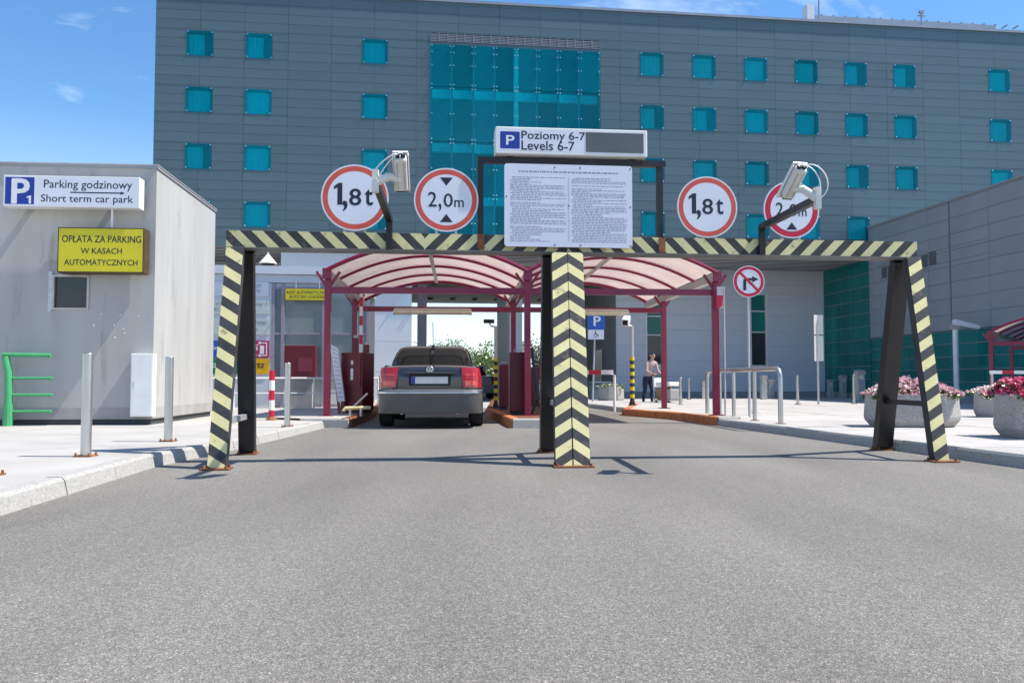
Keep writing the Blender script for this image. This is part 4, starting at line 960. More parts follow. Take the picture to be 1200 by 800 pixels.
# ------------------------------------------------------------------ traffic islands and canopies
C = Fr(*G(383, 487.5, 0.15).xy, R(3.6))
def island(name, label, pts, h, faces, top):
    """kerbed island; faces gives the paint of each side"""
    o = MB(); n = len(pts); o.add([(p[0], p[1], h) for p in pts], [tuple(range(n))], top); ob = struct(o.build(name, fix=False))
    for i in range(n):
        a, c = Vector(pts[i]), Vector(pts[(i + 1) % n]); m = faces[i]
        if m is None: continue
        ln = (c - a).length; ns = max(1, round(ln / 0.95)); d = (c - a) / ln; nn = Vector((d.y, -d.x))
        for s_ in range(ns):
            p = a + d * (ln * s_ / ns + 0.003); q = a + d * (ln * (s_ + 1) / ns - 0.003); jz = random.uniform(0, 0.006)
            vs = [(e.x + nn.x * off, e.y + nn.y * off, z) for e in (p, q) for off, z in ((0.05, -0.02), (0.03, h - 0.02 + jz), (0.01, h + 0.004 + jz), (-0.13, h + 0.004 + jz), (-0.13, -0.02))]
            k = MB(); k.add(vs, [(0, 1, 2, 3, 4), (9, 8, 7, 6, 5)] + [(j, 5 + j, 5 + (j + 1) % 5, (j + 1) % 5) for j in range(5)], m); k.build('kerb_stone', ob)
    return ob
def g2(px, py): p = G(px, py, 0); return (p.x, p.y)
il = [g2(352, 500.5), g2(409, 501), g2(438, 489), g2(452, 474), (-4.2, 26), (-4.4, 15.6)]
isl1 = island('island', '', il, 0.155, ['kerb', 'brown', 'brown', 'kerb', None, None], 'concrete')
ic = [g2(601, 501.5), g2(655, 501.5), g2(668, 490), g2(652, 470.5), g2(577, 473), g2(571, 486)]
isl2 = island('island', '', ic, 0.155, ['kerb', 'kerb', 'brown', 'brown', 'brown', 'orange'], 'brown')
ir = [g2(731, 486.5), g2(790, 491.5), g2(842, 498.5), g2(866, 498.5), g2(890, 493), g2(884, 484), g2(745, 478.5)]
isl3 = island('island', '', ir, 0.15, ['orange', 'orange', 'kerb', 'kerb', 'kerb', None, 'orange'], 'concrete')

ZI = 0.155
CW1 = C.hit(618, 440)[0]; CW2 = C.hit(839, 440)[0] - CW1; CD = 4.2; ZBm = C.hit(500, 340)[1]; ZE = C.hit(500, 318)[1] - ZI
def rib(k, y, r=0.035, w=4.0, rise=0.50, z=ZE, x0=0.0, m='maroon'):
    pts = [(x0 + w * i / 20, y, z + rise * (1 - (2 * i / 20 - 1) ** 2)) for i in range(21)]
    k.tube(pts, r, m, 8)
def canopy(label, posts, x0, CW, gut=(0, 1)):
    """posts: list of (x, y) in canopy coordinates"""
    t = thing('lane_canopy', label, 'canopy', C.world(x0, 0, ZI), C.a, 'vaulted canopies over the lanes')
    for x, y in posts:
        k = MB(); k.box(x - 0.06, x + 0.06, y - 0.06, y + 0.06, 0.012, ZE - 0.16, 'maroon'); o = k.build('post', t, bevel=0.008)
        k = MB(); k.box(x - 0.13, x + 0.13, y - 0.13, y + 0.13, 0.0, 0.011, 'maroon'); k.build('base_plate', o)
        for sx in (-1, 1):
                        k = MB(); k.bar((x, y, ZE - 0.35), (x + sx * 0.22, y, ZE - 0.02), 0.04, 0.05, 'maroon', side=(0, 1, 0)); k.build('bracket', o)
    for y in (0.0, CD):
        k = MB(); k.box(0.061, CW - 0.061, y - 0.045, y + 0.045, ZBm - 0.07 - ZI, ZBm + 0.05 - ZI, 'maroon'); k.build('tie_beam', t)
    yf, yb = -0.15, CD + 1.85
    for x in [(0.0, CW)[q] for q in gut]:
        k = MB(); k.box(x - 0.07, x + 0.07, yf, yb, ZE - 0.155 - ZI * 0, ZE - 0.02, 'alu'); k.box(x - 0.085, x + 0.085, yf - 0.02, yf - 0.001, ZE - 0.17, ZE + 0.03, 'maroon'); k.build('gutter', t)
    for i in range(5):
        k = MB(); rib(k, yf + (yb - yf) * i / 4, 0.04 if i in (0, 4) else 0.03, w=CW); k.build('arch_rib', t, smooth=True)
    for i in range(4):
        y0, y1 = yf + (yb - yf) * i / 4 + 0.02, yf + (yb - yf) * (i + 1) / 4 - 0.02
        k = MB(); k.grid([[(CW * j / 20, y, ZE + 0.045 + 0.50 * (1 - (2 * j / 20 - 1) ** 2)) for j in range(21)] for y in (y0, y1)], 'roofsheet'); k.build('roof_sheet', t, smooth=True, fix=False)
    k = MB(); k.box(CW / 2 - 0.04, CW / 2 + 0.04, yf, yb, ZE + 0.47, ZE + 0.53, 'alu'); k.build('ridge_bar', t)
    return t
can1 = canopy('burgundy framed vaulted canopy of smoked sheet over the dark car in the left lane', [(0, 0), (CW1, 0), (0, CD), (CW1, CD)], 0.0, CW1)
can2 = canopy('burgundy framed vaulted canopy of smoked sheet over the empty right lane', [(CW2, 0), (CW2, CD)], CW1, CW2, (1,))
can3 = copy_tree(can1, 'burgundy framed vaulted canopy by the green glass wing at the right edge'); can3.rotation_euler = (0, 0, R(-38)); can3.location = at(1163, 470, 21.5); can3.location.z = -0.15; can3.scale = (0.80, 0.80, 0.80)
for px0, px1, lab in ((461, 553, 'long pale tube lamp under the canopy above the dark car'), (650, 737, 'long pale tube lamp under the canopy of the empty right lane')):
    a_ = C.hit(px0, 362, CD - 0.12); c_ = C.hit(px1, 366.5, CD - 0.12)
    t = thing('tube_lamp', lab, 'lamp', C.world(a_[0], CD - 0.115, ZBm - 0.075), C.a, 'tube lamps under the canopies')
    w_ = c_[0] - a_[0]
    k = MB(); k.tube([(0.06, 0, -0.02), (w_ - 0.06, 0, -0.02)], 0.055, 'lamp', 12); k.build('diffuser', t, smooth=True)
    for x in (0.0, w_ - 0.06):
        k = MB(); k.tube([(x, 0, -0.02), (x + 0.059, 0, -0.02)], 0.06, 'housing', 12); k.build('end_cap', t, smooth=True)
    k = MB(); k.box(0.02, w_ - 0.02, -0.03, 0.06, 0.036, 0.075, 'housing'); k.build('housing', t)
    for x in (0.3, w_ - 0.3):
        k = MB(); k.box(x, x + 0.05, -0.015, 0.015, 0.076, 0.12, 'rust'); k.build('clip', t)

# machines on the islands
def cabinet(px0, px1, ytop, ybase, Y, name, label, cat, depth=0.45, rz=R(3.6), extras=None):
    p0, p1 = at(px0, ytop, Y), at(px1, ybase, Y)
    w = p1.x - p0.x; h = p0.z - ZI
    t = thing(name, label, cat, ((p0.x + p1.x) / 2, Y, ZI), rz)
    k = MB(); k.box(-w / 2, w / 2, 0, depth, 0.06, h, 'maroon_d'); k.build('body', t, bevel=0.012)
    k = MB(); k.box(-w / 2 + 0.03, w / 2 - 0.03, 0.03, depth - 0.03, 0, 0.059, 'dark'); k.build('plinth', t)
    if extras: extras(t, w, h)
    return t
def ex_ticket(t, w, h):
    k = MB(); k.box(-w * 0.3, w * 0.42, -0.02, -0.001, h * 0.45, h * 0.95, 'maroon_d'); k.build('front_panel', t)
    k = MB(); k.box(-w * 0.02, w * 0.10, -0.03, -0.021, h * 0.55, h * 0.74, 'white'); k.build('ticket_slot', t)
    k = MB(); k.box(w * 0.0, w * 0.09, -0.03, -0.021, h * 0.80, h * 0.87, 'white'); k.build('button', t)
def ex_plain(t, w, h):
    k = MB(); k.box(-w / 2 + 0.02, w / 2 - 0.02, -0.008, -0.001, 0.1, h - 0.03, 'maroon_d'); k.build('door', t)
    k = MB(); k.tube([(-0.07, 0.15, h), (-0.05, 0.15, h + 0.05), (0.05, 0.15, h + 0.05), (0.07, 0.15, h)], 0.01, 'galv', 6); k.build('handle', t)
cabinet(398, 426, 413, 486, 17.3, 'ticket_machine', 'burgundy ticket machine with white slots left of the dark car', 'ticket machine', 0.5, R(-18), ex_ticket)
cabinet(597.5, 616.5, 412.5, 486, 16.7, 'barrier_cabinet', 'tall burgundy cabinet with a lifting handle beside the middle canopy post', 'cabinet', 0.45, R(3.6), ex_plain)
cabinet(585, 596, 427, 481, 19.6, 'ticket_machine', 'lower burgundy machine between the striped camera post and the tall cabinet', 'ticket machine', 0.4, R(3.6), lambda t, w, h: ex_plain(t, w, h))
# raised red and white boom on its burgundy post by the left lane
p = at(423, 480, 19.2); t = thing('raised_boom', 'red and white barrier boom raised upright behind the left ticket machine', 'barrier', (p.x, 19.2, ZI), R(3.6))
zt = at(423, 338, 19.2).z - ZI
k = MB(); k.box(-0.13, 0.17, -0.1, 0.2, 0, 1.0, 'maroon_d'); k.build('cabinet', t, bevel=0.01)
k = MB(); n = 9
for i in range(n): k.box(-0.035, 0.035, -0.135, -0.105, 0.85 + (zt - 0.85) * i / n, 0.85 + (zt - 0.85) * (i + 1) / n, 'red' if i % 2 else 'white')
k.build('boom', t)
for px, ytop, lab in ((417, 396, 'low burgundy post behind the left ticket machine, beside the raised boom'), (429.5, 404, 'burgundy post right of the raised boom beside the pale wall')):
    p = at(px, ytop, 19.8); t = thing('detector_post', lab, 'post', (p.x, 19.8, ZI), 0)
    k = MB(); k.box(-0.06, 0.06, -0.06, 0.06, 0.012, p.z - ZI, 'maroon_d'); k.build('shaft', t); k = MB(); k.cyl((0, 0), 0.05, p.z - ZI, p.z - ZI + 0.06, 'galv', 8); k.build('cap', t)
    k = MB(); k.box(-0.10, 0.10, -0.10, 0.10, 0.0, 0.011, 'maroon_d'); k.build('base_plate', t)
# leaning white board with small print lines on a burgundy prop, left island
def leaning(pts, Y, th, m, name, label, cat, frame_m, prop, backY=0.25, lines=False):
    tl, tr, br, bl = [at(px, py, Y + (0.0 if i < 2 else 0.0)) for i, (px, py) in enumerate(pts)]
    base = Vector(((bl.x + br.x) / 2, Y, ZI)); t = thing(name, label, cat, base, 0)
    q = [x - base for x in (tl, tr, br, bl)]
    k = MB(); vs = [(v.x, 0, v.z) for v in q] + [(v.x, th, v.z) for v in q]
    k.add(vs, [(0, 1, 2, 3), (7, 6, 5, 4), (0, 4, 5, 1), (1, 5, 6, 2), (2, 6, 7, 3), (3, 7, 4, 0)], m); k.build('board', t, bevel=0.006)
    if lines:
        k = MB()
        for i in range(12):
            f = 0.06 + i * 0.078; a = q[0].lerp(q[3], f); c = q[1].lerp(q[2], f); a, c = a.lerp(c, 0.12), a.lerp(c, 0.88)
            k.add([(a.x, -0.003, a.z), (c.x, -0.003, c.z), (c.x, -0.003, c.z + 0.01), (a.x, -0.003, a.z + 0.01)], [(0, 1, 2, 3)], 'grey_ink')
        k.build('print_lines', t, fix=False)['kind'] = 'stuff'
    for a, c in prop:
        k = MB(); k.bar(Vector((a[0], th + 0.03, a[1])), Vector((c[0], th + 0.03, c[1])), 0.05, 0.05, frame_m); k.build('prop', t)
    return t
leaning([(386.5, 403), (396, 408), (404, 470), (396, 471)], 17.15, 0.10, 'sign_white', 'leaning_board', 'tall narrow white board leaning beside the left canopy post', 'board', 'maroon', [((-0.06, 0.0), (-0.16, 0.9)), ((0.04, 0.0), (0.0, 0.35))], lines=True)
leaning([(622, 407), (625, 407), (633, 468), (629, 470)], 16.3, 0.5, 'ink', 'leaning_barrier', 'dark leaning panel on splayed feet right of the middle canopy post', 'panel', 'black', [((-0.12, 0.0), (0.0, 0.32)), ((0.10, 0.0), (-0.02, 0.32))])
# bent yellow guard pipe at the left island end
t = thing('guard_pipe', 'low bent pale yellow guard pipe at the end of the left island', 'guard rail', (at(420, 480, 15.9).x, 15.9, ZI), 0)
k = MB(); k.tube([(-0.28, 0, 0.10), (-0.24, 0, 0.15), (0.18, 0.05, 0.16), (0.22, 0.05, 0.15)], 0.035, 'stripe_y', 10); k.build('rail', t, smooth=True)
for x in (-0.15, 0.05):
    k = MB(); k.cyl((x, 0.02), 0.03, 0, 0.14, 'galv', 8); k.build('post', t)
k = MB(); k.tube([(-0.10, 0.02, 0.17), (0.16, 0.03, 0.42)], 0.02, 'alu', 8); k.build('lever', t)
# camera poles with black and yellow bands
def cam_pole(px, ybase, ytop, yband, r, label, style, zb=ZI):
    g_ = G(px, ybase, zb); zt = at(px, ytop, g_.y).z - zb; zs = at(px, yband, g_.y).z - zb
    t = thing('camera_pole', label, 'pole', g_, 0, 'camera poles at the lanes')
    k = MB(); k.cyl((0, 0), r, zs, zt, 'galv', 12); k.build('pole', t, smooth=True)
    n = 13
    for i in range(n):
        k = MB(); k.cyl((0, 0), r * 1.12, zs * i / n + 0.001, zs * (i + 1) / n - 0.001, 'yellow_s' if i % 2 == 0 else 'stripe_b', 12); k.build('band', t, smooth=True)
    k = MB(); k.cyl((0, 0), r * 2.2, 0, 0.02, 'black', 10); k.cyl((0, 0), r * 1.8, 0.02, 0.13, 'black', 10, r1=r * 1.15); k.build('base', t)
    if style == 'dome':
        k = MB(); k.bar((-0.20, -0.15, zt + 0.08), (-0.09, 0.28, zt + 0.22), 0.19, 0.19, 'white', side=(1, 0, 0)); k.build('camera_housing', t, bevel=0.02)
        k = MB(); k.bar((-0.203, -0.163, zt + 0.076), (-0.20, -0.151, zt + 0.08), 0.13, 0.13, 'darkglass', side=(1, 0, 0)); k.build('lens_window', t)
        k = MB(); k.tube([(-0.12, 0.05, zt + 0.05), (0.0, 0, zt - 0.03)], 0.035, 'white', 8); k.build('bracket', t)
    else:
        k = MB(); k.tube([(0, 0, zt - 0.02), (-0.12, 0, zt + 0.0), (-0.16, 0, zt + 0.08)], 0.02, 'galv', 8); k.build('bracket', t)
        k = MB(); k.bar((-0.25, -0.12, zt + 0.11), (-0.09, 0.2, zt + 0.13), 0.12, 0.10, 'black'); k.build('camera_housing', t, bevel=0.01)
    return t
cam_pole(581, 478, 382, 419, 0.045, 'black and yellow banded pole with a dark camera behind the parked dark car', 'bracket')
cam_pole(741, 475, 382, 418, 0.055, 'black and yellow banded pole with a white camera at the right island', 'dome', 0.15)
# closed boom across the right lane
p = at(632, 470, 22.6); t = thing('closed_boom', 'red and white barrier boom lowered across the right lane on a rest post', 'barrier', (p.x, 22.6, ZI), R(2))
q = at(718, 436, 22.8); zb_ = at(670, 436, 22.7).z - ZI; ln = q.x - p.x
k = MB(); k.box(-0.3, 0.0, -0.1, 0.25, 0, 1.02, 'maroon_d'); k.build('cabinet', t, bevel=0.01)
k = MB(); n = 6
for i in range(n): k.box(0.005 + ln * i / n, ln * (i + 1) / n, -0.02, 0.02, zb_ - 0.06, zb_ + 0.06, 'red' if i % 2 == 0 else 'white')
k.build('boom', t)
k = MB(); k.cyl((ln + 0.03, 0), 0.04, -ZI + 0.008, zb_ - 0.065, 'white', 10); k.box(ln - 0.06, ln + 0.08, -0.05, 0.05, zb_ - 0.064, zb_ - 0.061, 'white'); k.build('rest_post', t)
p = at(1160, 436, 20.4); t = thing('closed_boom', 'red and white barrier boom behind the deep pink planter at the right edge', 'barrier', (p.x, 20.4, 0.118), R(5))
zb_ = p.z - 0.118
k = MB()
for i in range(12): k.box(i * 0.3, i * 0.3 + 0.3, -0.02, 0.02, zb_ - 0.04, zb_ + 0.04, 'white' if i % 2 == 0 else 'red')
k.build('boom', t)
k = MB(); k.box(3.6, 3.9, -0.1, 0.2, 0, 1.0, 'maroon_d'); k.build('cabinet', t)
k = MB(); k.cyl((0.05, 0), 0.03, 0, zb_ - 0.041, 'galv', 8); k.build('rest_post', t)

# ------------------------------------------------------------------ cars
def interp(x, tab):
    for (a, va), (b_, vb) in zip(tab[:-1], tab[1:]):
        if x <= b_: f = max(0, (x - a) / (b_ - a)); f = f * f * (3 - 2 * f); return va + (vb - va) * f
    return tab[-1][1]
def make_car(loc, rz, paint, label, cat='car', detail=True):
    t = thing('parked_car', label, cat, loc, rz)
    # y: 0 at the rear face, forward is +y
    SEC = [(0.03, .70, .42, .93, .60), (0.07, .79, .34, 1.03, .66), (0.16, .845, .27, 1.075, .70), (0.35, .875, .24, 1.09, .73), (0.65, .885, .23, 1.10, .75), (1.3, .888, .22, 1.06, .78), (2.4, .888, .21, 1.00, .78),
           (3.3, .885, .21, .98, .76), (3.9, .87, .22, .93, .70), (4.35, .84, .24, .85, .64), (4.62, .77, .28, .76, .56), (4.72, .66, .34, .66, .48)]
    P = []
    for y, w, b0, tp, tw in SEC:
        half = [(0, b0), (w * .80, b0), (w * .95, b0 + .05), (w, b0 + .20), (w * 1.0, .58 if tp > .75 else (b0 + tp) / 2), (w * .975, tp - .20 if tp > .85 else tp - .12), (w * .93, tp - .075), (tw * 1.02, tp - .018), (tw * .6, tp), (0, tp + .008)]
        ring = [(x, y, z) for x, z in half] + [(-x, y, z) for x, z in half[-2:0:-1]]
        P.append(ring)
    k = MB(); n = len(P[0]); vs = [p for r in P for p in r]
    fs = [(i * n + j, i * n + (j + 1) % n, (i + 1) * n + (j + 1) % n, (i + 1) * n + j) for i in range(len(P) - 1) for j in range(n)]
    fs += [tuple(range(n))[::-1], tuple((len(P) - 1) * n + j for j in range(n))]
    k.add(vs, fs, paint); body = k.build('body', t, sub=2)
    for p in body.data.polygons: p.use_smooth = True
    def cabp(a, h, off=0.0):
        """cabin surface: a angle in degrees (-90 = rear centre), h 0..1 from waist to roof"""
        hw = interp(h, [(0, .775), (.55, .69), (.85, .60), (1, .50)]); y0 = interp(h, [(0, .70), (.5, 1.06), (.85, 1.36), (1, 1.62)]); y1 = interp(h, [(0, 3.45), (.5, 2.9), (.85, 2.45), (1, 2.2)])
        z = interp(h, [(0, 1.0), (.5, 1.265), (.85, 1.435), (1, 1.475)])
        ca, sa = math.cos(R(a)), math.sin(R(a)); e = 2 / 4.6
        x = (hw + off) * math.copysign(abs(ca) ** e, ca); y = (y0 + y1) / 2 + ((y1 - y0) / 2 + off) * math.copysign(abs(sa) ** e, sa)
        return (x, y, z)
    k = MB(); hs2 = [0, .12, .25, .4, .55, .7, .8, .88, .94, 1]; na = 64
    vs = [cabp(360 * i / na, h) for h in hs2 for i in range(na)]
    fs = [(j * na + i, j * na + (i + 1) % na, (j + 1) * na + (i + 1) % na, (j + 1) * na + i) for j in range(len(hs2) - 1) for i in range(na)]
    vs.append((0, 1.95, 1.495)); fs += [((len(hs2) - 1) * na + i, (len(hs2) - 1) * na + (i + 1) % na, len(vs) - 1) for i in range(na)]
    k.add(vs, fs, paint); k.build('cabin', t, smooth=True)
    def xa(x, hw):                              # angle at the rear whose x is the wanted share of the width
        return -90 + math.copysign(math.degrees(math.asin(min(1, abs(x) ** (4.6 / 2)))), x)
    def gpatch(name, a_of, m, h0, h1, sgn=1, nx=18, off=0.006):
        k = MB(); k.grid([[cabp(a_of(i / nx, h0 + (h1 - h0) * j / 8), h0 + (h1 - h0) * j / 8, off) for i in range(nx + 1)] for j in range(9)], m); return k.build(name, t, smooth=True)
    gpatch('rear_window', lambda f, h: xa((2 * f - 1) * (.925 - .03 * h), 1), 'carglass', .11, .90)
    gpatch('windscreen', lambda f, h: -xa((2 * f - 1) * .90, 1), 'carglass', .08, .86)
    for s_ in (0, 180):
        gpatch('side_window', lambda f, h: s_ + (-34 + 20 * h + (66 - 40 * h) * f), 'carglass', .12, .82)
    # wheels
    for x in (-1, 1):
        for y in (0.98, 3.78):
            k = MB(); c = Vector((x * .775, y, .315)); n = 28
            prof = [(.10, .20), (.115, .27), (.10, .305), (.06, .315), (-.06, .315), (-.10, .305), (-.115, .27), (-.10, .20)]
            vs = [(c.x + o, c.y + r_ * math.cos(6.2832 * i / n), c.z + r_ * math.sin(6.2832 * i / n)) for i in range(n) for o, r_ in prof]
            m_ = len(prof); k.add(vs, [(i * m_ + j, i * m_ + (j + 1) % m_, ((i + 1) % n) * m_ + (j + 1) % m_, ((i + 1) % n) * m_ + j) for i in range(n) for j in range(m_)], 'rubber')
            w = k.build('wheel', t, smooth=True)
            k = MB(); k.tube([(c.x + x * .05, c.y, c.z), (c.x + x * .09, c.y, c.z)], .20, 'galv', 20)
            for i in range(5):
                a = 6.2832 * i / 5; k.bar((c.x + x * .095, c.y + .05 * math.cos(a), c.z + .05 * math.sin(a)), (c.x + x * .095, c.y + .19 * math.cos(a), c.z + .19 * math.sin(a)), .05, .02, 'galv')
            k.build('rim', w)
            k = MB(); k.tube([(x * .70, y, .36), (x * .893, y, .36)], .345, 'rubber', 26); k.build('wheel_arch', t)
    # rear plan curve that lights, bumper and lid follow
    def ry(x):
        return interp(abs(x), [(0, .030), (.55, .034), (.70, .052), (.79, .095), (.845, .20), (.875, .40)])
    for s_ in (-1, 1):
        k = MB()
        def lp_(f, g):                          # f across, g up
            xi = .555 - .035 * g; xo = .868 - .055 * g ** 2
            x = xi + (xo - xi) * f; z = .70 + .34 * g
            lean = .045 * g ** 2
            return (s_ * x, ry(x) - .028 + lean, z)
        N = 10
        fr_ = [[lp_(i / N, j / 6) for i in range(N + 1)] for j in range(7)]
        bk_ = [[(p[0], p[1] + .12, p[2]) for p in r] for r in fr_]
        k.grid(fr_, 'tail'); k.grid(bk_, 'tail')
        for seq in ((fr_[0], bk_[0]), (fr_[-1], bk_[-1])): k.grid([seq[0], seq[1]], 'tail')
        for c in (0, -1): k.grid([[r[c] for r in fr_], [r[c] for r in bk_]], 'tail')
        tl_ = k.build('tail_light', t, smooth=True)
        k = MB(); k.grid([[(lambda p: (p[0], p[1] - .004, p[2]))(lp_(.12 + .55 * i / N, .60 + .08 * j)) for i in range(N + 1)] for j in range(2)], 'tail2')
        k.grid([[(lambda p: (p[0], p[1] - .004, p[2]))(lp_(.10 + .6 * i / N, .10 + .22 * j)) for i in range(N + 1)] for j in range(2)], 'tail2'); k.build('lens', tl_)
    # bumper wrapped round the corners
    xs = [-.885, -.88, -.872, -.855, -.82, -.76, -.68, -.5, -.25, 0, .25, .5, .68, .76, .82, .855, .872, .88, .885]
    def by(x): return {.885: .75, .88: .52, .872: .36, .855: .20, .82: .10, .76: .035, .68: .0, .5: -.02, .25: -.027, 0: -.03}[abs(x)]
    k = MB(); prof = [(.0, .26, 1), (-.02, .30, 1), (-.025, .50, 1.0), (-.035, .575, 1.005), (-.035, .635, 1.005), (-.005, .665, .995), (.05, .675, .985)]
    k.grid([[(x * sc_, by(x) + dy, z) for x in xs] for dy, z, sc_ in prof], 'bumper' if detail else paint); k.build('bumper', t, smooth=True)
    k = MB(); k.grid([[(x * 1.008, by(x) - .042 - d, z) for x in xs] for d, z in ((0, .60), (.004, .607), (.004, .622), (0, .629))], 'chrome' if detail else paint); k.build('bumper_strip', t, smooth=True)
    k = MB(); k.box(-.70, .70, .02, .3, .27, .32, 'rubber'); k.build('lower_valance', t)
    if not detail: return t
    k = MB(); k.box(-.345, .345, .012, .05, .735, .925, 'rubber'); o = k.build('plate_recess', t, bevel=0.01)
    k = MB(); k.box(-.30, .30, .004, .011, .765, .885, 'plate'); o = k.build('number_plate', t)
    k = MB(); k.box(-.298, -.24, -.001, .0035, .768, .882, 'blue'); k.build('country_band', o)
    k = MB(); k.box(-.42, .42, -.002, .04, .935, .965, paint); k.build('lid_grip', t, bevel=0.008)
    # round badge: ring with a V over a W
    k = MB(); cz = 1.005; n = 30
    k.tube([(.052 * math.cos(6.2832 * i / n), .042, cz + .052 * math.sin(6.2832 * i / n)) for i in range(n + 1)], .007, 'chrome', 6, caps=False)
    for a, c in (((-.024, .044), (0, .006)), ((0, .006), (.024, .044)), ((-.042, .02), (-.02, -.042)), ((-.02, -.042), (0, -.004)), ((0, -.004), (.02, -.042)), ((.02, -.042), (.042, .02))):
        k.bar((a[0], .040, cz + a[1]), (c[0], .040, cz + c[1]), .010, .008, 'chrome', side=(1, 0, 0))
    k.tube([(0, .055, cz), (0, .046, cz)], .05, 'ink', 20); k.build('badge', t)
    for s_ in (-1, 1):
        k = MB(); k.bar((s_ * .78, 2.72, 1.03), (s_ * .99, 2.66, 1.06), .12, .15, paint, side=(0, 1, 0)); k.build('mirror', t, bevel=0.03)
    k = MB(); k.tube([(0, 1.52, 1.475), (0, 1.28, 1.90)], .007, 'rubber', 6); k.cyl((0, 1.52), .03, 1.46, 1.485, 'rubber', 8); k.build('aerial', t)
    k = MB(); k.bar((0, 1.23, 1.37), (0, .985, 1.20), .045, .014, 'ink'); k.build('brake_lamp', t)
    for s_ in (-1, 1):                           # boot lid joints
        k = MB(); k.bar((s_ * .545, .014, .66), (s_ * .51, .075, 1.055), .007, .012, 'ink'); k.build('lid_joint', t)
        k = MB(); k.tube([(s_ * .46, .06, .27), (s_ * .46, .2, .27)], .03, 'galv', 10); k.build('exhaust', t)
    for s_ in (-.32, .32):
        k = MB(); k.box(s_ - .13, s_ + .13, 1.42, 1.5, 1.08, 1.25, 'rubber'); k.build('headrest', t)
    return t
c0 = G(503.5, 499.5, 0)
car = make_car((c0.x - 0.02, c0.y + 0.0, 0), R(3.2), 'car', 'dark grey saloon seen from behind, stopped in the left lane under the canopy')
car.location = (at(503.5, 460, 14.5).x, 14.5, 0.0); car.scale = (1.03, 1.03, 1.0)
sc_ = make_car((at(563, 450, 40).x, 40, 0.0), R(20), 'silver', 'small silver car far off beyond the passage, right of the dark saloon', detail=False)

# ------------------------------------------------------------------ bollards
def bollard(px, yb, yt, r, label, name='bollard', group='slim steel bollards', zb=0.118, cap=True, frust=True):
    g_ = G(px, yb, zb); h = at(px, yt, g_.y).z - zb
    t = thing(name, label, 'bollard', g_, 0, group)
    k = MB(); k.cyl((0, 0), r, 0.012, h, 'steel', 20); k.build('post', t, smooth=True, bevel=0.004)
    k = MB(); k.cyl((0, 0), r * 1.04, h * 0.82, h * 0.825, 'galv', 20); k.build('collar', t)
    k = MB(); k.box(-r * 1.7, r * 1.7, -r * 1.7, r * 1.7, 0, 0.012, 'rust'); o = k.build('base_plate', t)
    for i in (-1, 1):
        for j in (-1, 1):
            k = MB(); k.cyl((i * r * 1.35, j * r * 1.35), 0.010, 0.0125, 0.035, 'rust', 6); k.build('bolt', o)
    return t
bollard(100.5, 534.5, 414, 0.046, 'steel bollard with a rusty base before the grey booth, nearer of the two')
bollard(-13, 557, 430, 0.046, 'steel bollard at the left edge of the picture, only its rusty base in view')
bollard(197, 517, 418, 0.046, 'steel bollard beside the white cabinet at the booth corner')
bollard(336.5, 500, 425, 0.045, 'pale steel bollard between the red and white post and the left canopy')
for px, yb, yt, lab in ((797.5, 475, 442, 'slim steel bollard, nearer one, just left of the no right turn canopy post'), (807.5, 468, 443, 'slim steel bollard, farther one of the pair left of the tall right canopy post'), (700, 468, 447, 'slim steel bollard beside the disabled parking sign pole beyond the boom'),
                        (935, 474, 440, 'slim steel bollard on the plaza left of the pole with two blank plates'), (1001, 473, 439, 'slim steel bollard beside the tallest lamp bollard by the long planter'), (1066, 470, 439, 'slim steel bollard behind the long planter of pink flowers')):
    bollard(px, yb, yt, 0.042, lab, group='slim steel bollards', zb=0.118)
def lampbollard(px, yb, yt, w, label):
    g_ = G(px, yb, 0.118); h = at(px, yt, g_.y).z - 0.118
    t = thing('lamp_bollard', label, 'bollard light', g_, R(10), 'bollard lights on the plaza')
    k = MB(); k.box(-w, w, -w * 0.8, w * 0.8, 0, h * 0.70, 'galv'); k.build('post', t, bevel=0.01)
    k = MB(); k.box(-w * 0.92, w * 0.92, -w * 0.72, w * 0.72, h * 0.701, h * 0.86, 'galv'); k.build('lamp_head', t)
    k = MB(); k.box(-w * 0.6, w * 0.6, -w * 0.76, -w * 0.725, h * 0.71, h * 0.85, 'lamp'); k.build('lamp_glass', t)
    k = MB(); k.prism_y([(-w * 1.12, h * 0.861), (w * 1.12, h * 0.861), (w * 1.12, h * 0.93), (w * 0.7, h), (-w * 0.7, h), (-w * 1.12, h * 0.93)], -w, w, 'alu'); k.build('lamp_cap', t)
for px, yb, yt, w, lab in ((825, 467, 446, 0.10, 'bollard light left of the steel handrail'), (895, 468, 439.5, 0.11, 'larger bollard light seen through the handrail'), (903.5, 467, 444.5, 0.10, 'lower bollard light just right of the one seen through the handrail'), (973, 466, 445, 0.10, 'bollard light in shade beside the pole with two blank plates'),
                           (988, 466, 439.5, 0.12, 'bollard light before the green glass, left of the tallest one'), (1008, 470, 433.5, 0.14, 'tallest bollard light, left of the long planter'), (1128.5, 470, 434, 0.12, 'bollard light beside the white lamp pole at the right')):
    lampbollard(px, yb, yt, w, lab)
# red and white post on the left pavement
g_ = G(318, 492, PZ); h = at(318, 434, g_.y).z - PZ
t = thing('striped_post', 'short red and white banded post behind the left barrier leg', 'post', g_, 0)
for i in range(5):
    k = MB(); k.cyl((0, 0), 0.05, h * i / 5 + (0.0 if i else 0.06), h * (i + 1) / 5, 'red' if i % 2 == 0 else 'white', 12); k.build('band', t, smooth=True)
k = MB(); k.cyl((0, 0), 0.10, 0, 0.02, 'rust', 12); k.cyl((0, 0), 0.09, 0.02, 0.06, 'rust', 12, r1=0.052); k.build('base', t)
